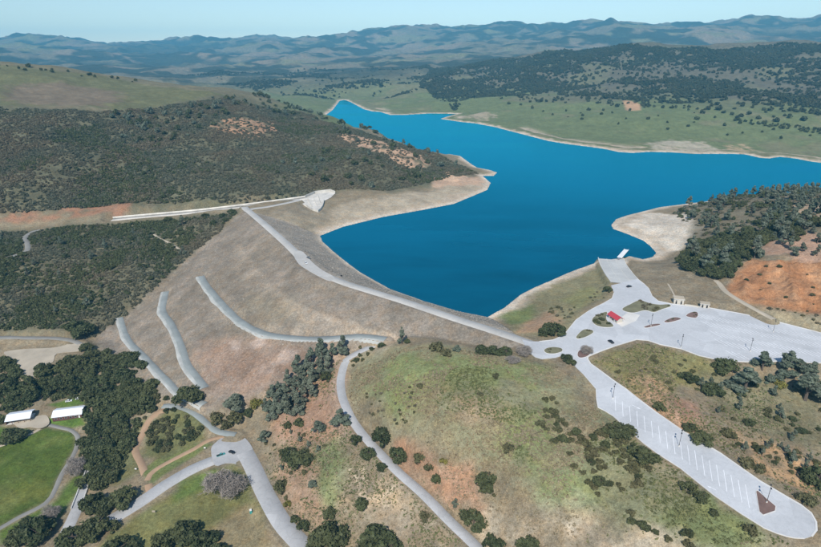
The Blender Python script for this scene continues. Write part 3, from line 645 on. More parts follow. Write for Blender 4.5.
# the bleached drawdown ring round the lake
land = (DL < 0)
ring = (1-sstep(1.0, 2.7, GZ+(n_b-.5)*2.6+(n_a-.5)*2.0))*land*(1-sstep(0, 60, -DL-45))*(GRr < 3500)
lay(ring*.95, C3(.44, .365, .275))
lay((1-sstep(.5, 1.4, GZ+(n_b-.5)*.8))*land*(DL > -25)*.7, C3(.55, .49, .40))
lay(sstep(0, 6, DL), C3(.13, .13, .1))
pv = .92+.35*(n_d-.5)+.38*(n_b-.5)*(GRr < 1200)
col = np.clip(col*(pv+.1)[:, None], .005, .9)

idx = (np.arange(NR-1)[:, None]*NA+np.arange(NA-1)).ravel()
Q = np.column_stack([idx, idx+1, idx+NA+1, idx+NA])
qc = (GX[Q].mean(1), GY[Q].mean(1)); qr = np.hypot(*qc)
q_dam = (inside(qc[0], qc[1], FOOT) | inside(qc[0], qc[1], UPPOLY)) & (qr < 900)
dmask = q_dam
q_far = (qr > 3300)
def sheet(name, qm, mat):
    q = Q[qm]; u, inv = np.unique(q.ravel(), return_inverse=True)
    me = fast_mesh(name, np.column_stack([GX, GY, GZ])[u], inv.reshape(q.shape)[:, ::-1], mat, True)
    at_ = me.color_attributes.new("albedo", 'FLOAT_COLOR', 'POINT')
    at_.data.foreach_set("color", np.column_stack([col[u], np.ones(len(u))]).astype(np.float32).ravel())
    return link(name, me)
ground = sheet('ground', ~dmask & ~q_far, M['ground']); ground['kind'] = 'structure'
hills = sheet('hills', q_far, M['far']); hills['kind'] = 'structure'
dam = sheet('earth_dam', dmask, M['ground']); tag(dam, 'brown earthfill dam embankment with grey bench roads holding back the blue lake', 'dam')
# cap of ground straight under the viewpoint
cv_ = [(GX[i], GY[i], GZ[i]) for i in range(NA-1)]
under = link('ground', mesh('ground', cv_+[(0, 0, float(np.mean([c[2] for c in cv_])))], [((i+1) % (NA-1), i, NA-1) for i in range(NA-1)], M['bed'])); under['kind'] = 'structure'

# lake
gl = np.vstack([LAKE, LAKE[:1]])
lw = link('lake', None); 
c0 = LAKE.mean(0)
bm = bmesh.new()
grown = []
for i in range(len(LAKE)):
    p, q = LAKE[i-1], LAKE[(i+1) % len(LAKE)]; t = (q-p)/(np.linalg.norm(q-p)+1e-9); nrm = np.array([-t[1], t[0]])
    c = LAKE[i]+nrm*1.5
    if inside(np.array([c[0]]), np.array([c[1]]), LAKE)[0]: c = LAKE[i]-nrm*1.5
    grown.append(c)
vs = [bm.verts.new((c[0], c[1], 0)) for c in grown]
es = [bm.edges.new((vs[i], vs[(i+1) % len(vs)])) for i in range(len(vs))]
bmesh.ops.triangle_fill(bm, use_beauty=True, use_dissolve=False, edges=es)
for f in bm.faces:
    if f.normal.z < 0: f.normal_flip()
me = bpy.data.meshes.new('lake'); bm.to_mesh(me); bm.free(); me.materials.append(M['water'])
bpy.data.objects.remove(lw); lake = link('lake', me); lake['kind'] = 'structure'

# road strips
lift = 0
for name, c, width, mat, label in road_defs:
    lift += 1
    t = np.gradient(c[:, :2], axis=0); t /= np.linalg.norm(t, axis=1)[:, None]+1e-9; nn = np.column_stack([-t[:, 1], t[:, 0]])
    wob = 1+.05*np.sin(np.arange(len(c))*.7+lift) if mat in ('gravel', 'dirt', 'trail', 'path') else np.ones(len(c))
    zz = c[:, 2]+.012+.004*lift
    rows = [np.column_stack([c[:, :2]+nn*(s*width/2*wob+e)[:, None], zz+dz]) for s, e, dz in ((1, .5*np.ones(len(c)), -.55), (1, 0*wob, 0), (0, 0*wob, .03), (-1, 0*wob, 0), (-1, -.5*np.ones(len(c)), -.55))]
    V = np.stack(rows, 1).reshape(-1, 3); k = len(c)
    i = (np.arange(k-1)[:, None]*5+np.arange(4)).ravel()
    me = fast_mesh(name, V, np.column_stack([i, i+1, i+6, i+5])[:, ::-1], M[mat], False)
    o = link(name, me)
    if name == 'bench_road':
        o.parent = dam; o['label'] = 'grey gravel bench road cut across the dam face'
        e = width/2+3.2; zl_ = lookup('raw', *(c[:, :2]+nn*e).T); zr_ = lookup('raw', *(c[:, :2]-nn*e).T); sd = 1 if (zl_ < zr_).mean() > .5 else -1
        wv = 2.0+.35*np.sin(np.arange(k)*.22+lift)+.25*np.sin(np.arange(k)*.6); cols = []
        for f in (0, .2, .4, .6, .8, 1):
            xy = c[:, :2]+nn*sd*(width/2-.4+f*(wv+1.0))[:, None]; zf = lookup('final', *xy.T); cols.append(np.column_stack([xy, np.maximum(zf+.14, zz+.04-f*wv*.45) if f < 1 else zf-.2]))
        Vb = np.stack(cols, 1).reshape(-1, 3); ib = (np.arange(k-1)[:, None]*6+np.arange(5)).ravel(); qd_ = np.column_stack([ib, ib+1, ib+7, ib+6])
        link('gravel_berm', fast_mesh('gravel_berm', Vb, qd_ if sd < 0 else qd_[:, ::-1], M['berm']), o)
    else: o['kind'] = 'structure'
def pad_mesh(name, poly, pl, mat, dz, skirt=.5):
    bm = bmesh.new(); v = [bm.verts.new((p[0], p[1], pl[0]*p[0]+pl[1]*p[1]+pl[2]+dz)) for p in poly]
    f = bm.faces.new(v)
    if f.normal.z == 0: f.normal_update()
    f.normal_update()
    if f.normal.z < 0: f.normal_flip()
    low = [bm.verts.new((w.co.x, w.co.y, w.co.z-skirt)) for w in v]
    for i in range(len(v)):
        j = (i+1) % len(v); bm.faces.new((v[i], v[j], low[j], low[i]))
    bmesh.ops.recalc_face_normals(bm, faces=bm.faces)
    bmesh.ops.triangulate(bm, faces=[f])
    me = bpy.data.meshes.new(name); bm.to_mesh(me); bm.free(); me.materials.append(M[mat]); return link(name, me)
plaza = pad_mesh('parking_lot', PLAZA, (0, 0, PLAZA_Z), 'lot', .10); plaza['kind'] = 'structure'
lot = pad_mesh('parking_lot', LOT, LOTPL, 'lot', .09); lot['kind'] = 'structure'
for nm, P_, z_, mt in (('gravel_lot', PARK, PARKZ, 'trail'), ('yard', YARD, -55.2, 'trail'), ('turnaround', TURN, TURNZ, 'road'), ('crest_pullout', PULL, CREST_Z, 'crest')):
    o = pad_mesh(nm, P_, (0, 0, z_), mt, .11); o['kind'] = 'structure'

# ------------------------------------------------------------------ plants: prototypes
def leaf_cloud(seed, lobes, count, size, squash=.8, core=.0):
    """many small leaf-clump faces over the surface and through the volume of uneven lobes; lobes = (x, y, z, r)"""
    g_ = np.random.default_rng(seed); L = np.array(lobes, float); wgt = L[:, 3]**2; pick = g_.choice(len(L), count, p=wgt/wgt.sum())
    d = g_.normal(size=(count, 3)); d /= np.linalg.norm(d, axis=1)[:, None]
    rr = L[pick, 3]*(1-np.abs(g_.normal(size=count))*.22); rr = np.maximum(rr, 0)*(1+.12*g_.normal(size=count))
    c = L[pick, :3]+d*rr[:, None]*np.array([1, 1, squash])
    nrm = d*.9+g_.normal(size=(count, 3))*.55+np.array([0, 0, .25]); nrm /= np.linalg.norm(nrm, axis=1)[:, None]
    u = np.cross(nrm, g_.normal(size=(count, 3))); u /= np.linalg.norm(u, axis=1)[:, None]; v = np.cross(nrm, u)
    s = size*g_.uniform(.6, 1.4, count)[:, None]
    V = np.stack([c-u*s-v*s*.6, c+u*s*.9-v*s*.7, c+u*s*1.1+v*s*.6, c-u*s*.7+v*s*.9], 1).reshape(-1, 3)
    i = np.arange(count)*4
    return V, np.column_stack([i, i+1, i+2, i+3])
def lobes_round(seed, n_, rx, rz, h0, r0, r1):
    g_ = random.Random(seed); L = []
    for k in range(n_):
        a = 6.283*k/n_*2.4+g_.uniform(-.5, .5); q = math.sqrt(g_.random())*rx; zz = h0+rz*(1-(q/rx)**2)*g_.uniform(.3, 1)
        L.append((q*math.cos(a), q*math.sin(a), zz, g_.uniform(r0, r1)))
    return L
def trunk_mesh(name, seed, h, r, spread, n_limbs, mat):
    g_ = random.Random(seed); b_ = MB(); lean = (g_.uniform(-.4, .4), g_.uniform(-.4, .4))
    b_.tube((0, 0, -.8), (lean[0]*.4, lean[1]*.4, h*.35), r*1.3, r*.9); b_.tube((lean[0]*.4, lean[1]*.4, h*.34), (lean[0], lean[1], h*.72), r*.9, r*.4)
    for k in range(n_limbs):
        a = 6.283*k/n_limbs+g_.uniform(-.3, .3); q = g_.uniform(.3, .6)
        p = (lean[0]*q, lean[1]*q, h*q*.75); e = (math.cos(a)*spread*g_.uniform(.5, .9), math.sin(a)*spread*g_.uniform(.5, .9), h*g_.uniform(.55, .85))
        b_.tube(p, e, r*.5, r*.15, 5)
    return b_.me(name, mat)
def crown_mesh(name, V, Qd, mat): return fast_mesh(name, V, Qd, mat)
PROTO = {}
def proto(kind, crowns, trunks, dia, height): PROTO[kind] = (crowns, trunks, dia, height)
oc = []; ot = []
for k in range(5):          # live oak: broad, dense, uneven dome 10 m wide
    L = lobes_round(50+k, 17, 3.9, 3.7, 2.0, .8, 2.1)
    oc.append(crown_mesh('oak_crown', *leaf_cloud(60+k, L, 1900, .33, .85), M['oak'])); ot.append(trunk_mesh('oak_trunk', 70+k, 6, .32, 3.2, 6, M['bark']))
proto('oak', oc, ot, 10.0, 7.3)
oc = []; ot = []
for k in range(5):          # grey pine: taller, loose, several rounded tops
    g_ = random.Random(80+k); L = []
    for j in range(17):
        hh = g_.uniform(.05, 1); q = (1.05-hh)*2.9*g_.uniform(.35, 1.0)+.2; a = g_.uniform(0, 6.283); L.append((q*math.cos(a), q*math.sin(a), 1.2+hh*9.3, g_.uniform(.8, 1.45)*(1.15-.5*hh)))
    oc.append(crown_mesh('pine_crown', *leaf_cloud(90+k, L, 1900, .30, .85), M['pine'])); ot.append(trunk_mesh('pine_trunk', 95+k, 11, .26, 2.2, 7, M['bark']))
proto('pine', oc, ot, 7.6, 11.3)
def simple_proto(kind, mat, nlobe, rx, rz, h0, r0, r1, count, size, dia, height, nvar=4, seed=100):
    ms = [crown_mesh(kind, *leaf_cloud(seed+k, lobes_round(seed+20+k, nlobe, rx, rz, h0, r0, r1), count, size, .8), M[mat]) for k in range(nvar)]
    proto(kind, ms, None, dia, height)
simple_proto('shrub', 'shrub', 7, 1.1, .9, .5, .5, .9, 620, .15, 3.6, 2.3)
simple_proto('yellow', 'yellow', 7, 1.1, 1.1, .6, .5, .9, 620, .15, 3.6, 2.5, 2, 140)
simple_proto('chap', 'chap', 6, 1.2, .8, .4, .5, 1.0, 150, .30, 3.8, 2.2, 4, 160)
simple_proto('chapd', 'oak', 6, 1.2, 1.0, .6, .6, 1.1, 170, .32, 4.0, 2.6, 3, 180)
simple_proto('wood', 'wood', 8, 3.0, 3.0, 2.2, 1.3, 2.4, 130, .95, 9.6, 7.0, 4, 200)
def bare_mesh(name, seed, h, spread, mat):
    g_ = random.Random(seed); b_ = MB()
    def grow(p, d, l, r, lev):
        e = (p[0]+d[0]*l, p[1]+d[1]*l, p[2]+d[2]*l); b_.tube(p, e, r, r*.6, 4 if lev else 6)
        if lev >= 4: return
        for _ in range(3 if lev < 3 else 4):
            v = Vector(d)*.8+Vector((g_.gauss(0, .62), g_.gauss(0, .62), g_.gauss(.12, .35))); v.normalize(); grow(e, tuple(v), l*g_.uniform(.6, .82), max(r*.55, .035), lev+1)
    for k in range(3):
        a = k*2.1+g_.random(); grow((0, 0, -.4), (math.cos(a)*.45, math.sin(a)*.45, .85), h*.27, .2, 1 if k else 0)
    return b_.me(name, mat)
def twig_cloud(seed, lobes, count, ln):
    V, Qd = leaf_cloud(seed, lobes, count, ln, .9); g_ = np.random.default_rng(seed+5)
    W4 = V.reshape(-1, 4, 3); c = W4.mean(1); a = (W4[:, 2]-W4[:, 0]); a /= np.linalg.norm(a, axis=1)[:, None]; b_ = np.cross(a, g_.normal(size=a.shape)); b_ /= np.linalg.norm(b_, axis=1)[:, None]
    l = ln*g_.uniform(.6, 1.5, (len(c), 1)); w = .035
    return np.stack([c-a*l-b_*w, c+a*l-b_*w*.5, c+a*l+b_*w*.5, c-a*l+b_*w], 1).reshape(-1, 3), Qd
PROTO['bare'] = ([crown_mesh('twigs', *twig_cloud(310+k, lobes_round(320+k, 12, 2.7, 2.6, 2.2, .9, 1.7), 2600, .55), M['greybark']) for k in range(3)], [bare_mesh('bare_trunk', 300+k, 7, 4, M['greybark']) for k in range(3)], 8.4, 6.5)

def plant(kind, p, dia, hs=1.0, label=None, cat='tree', group=None, name=None, v=None):
    crowns, trunks, d0, h0 = PROTO[kind]; i = random.randrange(len(crowns)) if v is None else v % len(crowns)
    s = dia/d0; rz = random.uniform(0, 6.283)
    if trunks:
        t = link(name or kind+'_tree', None); t.empty_display_size = .5
        a = link('trunk', trunks[i], t); b_ = link('crown', crowns[i], t)
    else: t = link(name or kind, crowns[i])
    t.location = (float(p[0]), float(p[1]), float(p[2])); t.rotation_euler = (0, 0, rz); t.scale = (s*random.uniform(.92, 1.08), s*random.uniform(.92, 1.08), s*hs)
    return tag(t, label, cat, group)
def ground_at(x, y): return shaped(np.atleast_1d(np.asarray(x, float)), np.atleast_1d(np.asarray(y, float)))

# keep plants off the pavements
def clear_of_roads(x, y, extra=1.5):
    ok = np.ones(len(x), bool)
    for poly, _ in PADS: ok &= near_eval(x, y, poly, 20, lambda a, b: sdist(a, b, poly), -99) < -extra
    for P_, hw, _b in ROADS: ok &= near_eval(x, y, P_, 20, lambda a, b: seg_dist(a, b, P_), 99) > hw+extra
    ok &= near_eval(x, y, LAKE, 40, lambda a, b: sdist(a, b, LAKE), -99) < -6
    return ok
def scatter_points(px, n_, seed, gap=0.0, dens=None, zoff=0, fn=shaped):
    """random points in the ground area whose outline the photograph shows"""
    g_ = np.random.default_rng(seed); w = cast(*np.array(px, float).T)[:, :2]; lo = w.min(0); hi = w.max(0)
    pts = g_.uniform(lo, hi, (n_*6, 2)); pts = pts[inside(pts[:, 0], pts[:, 1], w)]
    if dens is not None: pts = pts[g_.random(len(pts)) < dens(pts[:, 0], pts[:, 1])]
    if gap > 0:
        keep = []; cell = {}
        for p in pts:
            k = (int(p[0]//gap), int(p[1]//gap)); near = False
            for i in (-1, 0, 1):
                for j in (-1, 0, 1):
                    for q in cell.get((k[0]+i, k[1]+j), ()):
                        if (p[0]-q[0])**2+(p[1]-q[1])**2 < gap*gap: near = True
            if not near: keep.append(p); cell.setdefault(k, []).append(p)
            if len(keep) >= n_: break
        pts = np.array(keep).reshape(-1, 2)
    pts = pts[:n_]; pts = pts[clear_of_roads(pts[:, 0], pts[:, 1])]
    return np.column_stack([pts, fn(pts[:, 0], pts[:, 1])])

# ------------------------------------------------------------------ uncountable growth, scattered with geometry nodes
def scatter_stuff(name, pts, smin, smax, kinds, label, cat, seed=1, flat=(.8, 1.25)):
    g_ = np.random.default_rng(seed); n_ = len(pts)
    me = bpy.data.meshes.new(name); me.vertices.add(n_); me.vertices.foreach_set("co", np.asarray(pts, np.float32).ravel())
    s = g_.uniform(smin, smax, n_)*g_.choice([.75, 1, 1, 1.3], n_); sc = np.column_stack([s*g_.uniform(.85, 1.15, n_), s*g_.uniform(.85, 1.15, n_), s*g_.uniform(*flat, n_)])
    a = me.attributes.new("scl", 'FLOAT_VECTOR', 'POINT'); a.data.foreach_set("vector", sc.astype(np.float32).ravel())
    a = me.attributes.new("rot", 'FLOAT_VECTOR', 'POINT'); a.data.foreach_set("vector", np.column_stack([np.zeros(n_), np.zeros(n_), g_.uniform(0, 6.28, n_)]).astype(np.float32).ravel())
    protos = [m_ for k in kinds for m_ in PROTO[k][0]]
    a = me.attributes.new("pick", 'INT', 'POINT'); a.data.foreach_set("value", g_.integers(0, len(protos), n_).astype(np.int32))
    o = link(name, me)
    ng = bpy.data.node_groups.new(name, 'GeometryNodeTree')
    ng.interface.new_socket("Geometry", in_out='INPUT', socket_type='NodeSocketGeometry'); ng.interface.new_socket("Geometry", in_out='OUTPUT', socket_type='NodeSocketGeometry')
    N = ng.nodes.new; gi = N('NodeGroupInput'); go = N('NodeGroupOutput'); iop = N('GeometryNodeInstanceOnPoints'); join = N('GeometryNodeJoinGeometry')
    for m_ in reversed(protos):
        src = bpy.data.objects.new(m_.name, m_); oi = N('GeometryNodeObjectInfo'); oi.inputs['Object'].default_value = src; oi.inputs['As Instance'].default_value = False
        gt = N('GeometryNodeGeometryToInstance'); ng.links.new(oi.outputs['Geometry'], gt.inputs[0]); ng.links.new(gt.outputs[0], join.inputs[0])
    def attr(nm, ty, out_):
        t = N('GeometryNodeInputNamedAttribute'); t.data_type = ty; t.inputs['Name'].default_value = nm; return [q for q in t.outputs if q.enabled and q.name == 'Attribute'][0]
    ng.links.new(gi.outputs[0], iop.inputs['Points']); ng.links.new(join.outputs[0], iop.inputs['Instance']); iop.inputs['Pick Instance'].default_value = True
    ng.links.new(attr("pick", 'INT', 0), iop.inputs['Instance Index']); ng.links.new(attr("scl", 'FLOAT_VECTOR', 0), iop.inputs['Scale'])
    er = N('FunctionNodeEulerToRotation'); ng.links.new(attr("rot", 'FLOAT_VECTOR', 0), er.inputs[0]); ng.links.new(er.outputs[0], iop.inputs['Rotation'])
    ng.links.new(iop.outputs[0], go.inputs[0])
    md = o.modifiers.new("scatter", 'NODES'); md.node_group = ng
    return tag(o, label, cat, None, 'stuff')
def dens_chap(x, y): return np.clip(.25+1.5*(fbm(x, y, 70, 201, 4)-.36)+1.3*(.58-ridged(x, y, 170, 19, 3)), .28, 1)*np.clip(.55+2*(fbm(x, y, 16, 202, 2)-.4), .2, 1)
p = scatter_points([(-60,218),(-60,108),(0,107),(100,112),(190,103),(225,98),(300,112),(360,131),(440,155),(478,174),(440,180),(385,191),(335,190),(290,197),(230,201),(130,203),(60,209),(0,213)], 42000, 21, 0, dens_chap)
o_px = to_px(p); 
def off_scar(p, px, m=0):
    w = cast(*np.array(px, float).T)[:, :2]; return p[~inside(p[:, 0], p[:, 1], w) | (rng.random(len(p)) < m)]
for sc_ in ([(204,128),(220,121),(245,117),(275,124),(278,132),(250,136),(225,133)], [(335,133),(350,134),(385,143),(420,156),(436,164),(425,169),(390,160),(355,147)], [(445,176),(470,178),(486,176),(490,184),(470,194),(440,196)]): p = off_scar(p, sc_, .3)
dk = (fbm(p[:, 0], p[:, 1], 90, 207, 3)-.56)+(.52-ridged(p[:, 0], p[:, 1], 170, 19, 3))*1.2+rng.normal(size=len(p))*.07 > 0
scatter_stuff('chaparral', p[~dk], .8, 1.6, ['chap'], 'grey-green chaparral scrub covering the hill above the spillway', 'shrubs', 31)
scatter_stuff('chaparral', p[dk], .9, 1.7, ['chapd', 'chap'], 'darker patches of brush on the hill above the spillway', 'shrubs', 32)
p = scatter_points([(-60,236),(0,232),(120,224),(180,219),(238,213),(222,230),(196,250),(146,297),(95,338),(70,331),(0,331),(-60,333)], 11000, 22, 0, lambda x, y: np.clip(.7+1.4*(fbm(x, y, 30, 211, 3)-.4), .15, 1))
dk = fbm(p[:, 0], p[:, 1], 40, 208, 3)+rng.normal(size=len(p))*.08 > .52
scatter_stuff('chaparral', p[~dk], .55, 1.15, ['chap'], 'grey-green brush on the slope between the spillway and the dam toe', 'shrubs', 33)
scatter_stuff('chaparral', p[dk], .6, 1.3, ['chapd'], 'dark green brush on the slope between the spillway and the dam toe', 'shrubs', 34)
# dry grass and low herbs on the open slopes
simple_proto('tuft', 'tuft', 3, .35, .1, .1, .15, .3, 16, .16, 1.0, .5, 3, 240)
simple_proto('tuftg', 'tuftg', 3, .35, .1, .1, .15, .3, 16, .16, 1.0, .5, 3, 250)
p = scatter_points([(350,370),(400,350),(520,358),(575,372),(600,412),(720,505),(790,550),(490,570),(430,520),(345,430)], 9000, 71, 0, lambda x, y: np.clip(3*(fbm(x, y, 25, 241, 3)-.4), .05, 1))
gm = fbm(p[:, 0], p[:, 1], 45, 243, 3) > .5
scatter_stuff('grass', p[~gm], .7, 1.6, ['tuft'], 'dry grass clumps on the open knoll', 'grass', 41); scatter_stuff('grass', p[gm], .7, 1.5, ['tuftg'], 'green herb clumps on the open knoll', 'grass', 42)
p = np.vstack([scatter_points([(265,390),(340,362),(350,430),(470,545),(400,570),(320,560),(262,470)], 5000, 72, 0, lambda x, y: np.clip(3*(fbm(x, y, 25, 242, 3)-.4), .05, 1)), scatter_points([(590,362),(640,342),(830,375),(840,500),(800,500),(660,412)], 4000, 73, 0, lambda x, y: np.clip(3*(fbm(x, y, 25, 244, 3)-.4), .05, 1))])
scatter_stuff('grass', p, .7, 1.6, ['tuft', 'tuftg'], 'grass clumps on the slopes beside the roads', 'grass', 43)
# woods on the hills beyond the lake
def dens_wood(x, y): return np.clip(3.6*(fbm(x, y, 330, 221, 4)-.30), .06, 1)*np.clip(2.5*(fbm(x, y, 60, 222, 3)-.25), .1, 1)
p = scatter_points([(455,112),(470,98),(500,100),(540,104),(600,108),(680,112),(740,122),(860,140),(1000,140),(1000,42),(860,43),(760,47),(700,48),(640,46),(600,49),(560,51),(520,59),(430,68),(420,85)], 48000, 23, 0, dens_wood)
scatter_stuff('far_woodland', p, .8, 1.7, ['wood'], 'dark oak woodland covering the hill beyond the lake', 'woodland', 35)
p = scatter_points([(180,76),(300,70),(430,66),(430,88),(400,96),(345,94),(300,96),(200,80)], 5000, 24, 0, lambda x, y: np.clip(4*(fbm(x, y, 300, 223, 4)-.47), .01, 1))
scatter_stuff('far_woodland', p, .8, 1.6, ['wood'], 'scattered trees in the green valley behind the head of the lake', 'woodland', 36)

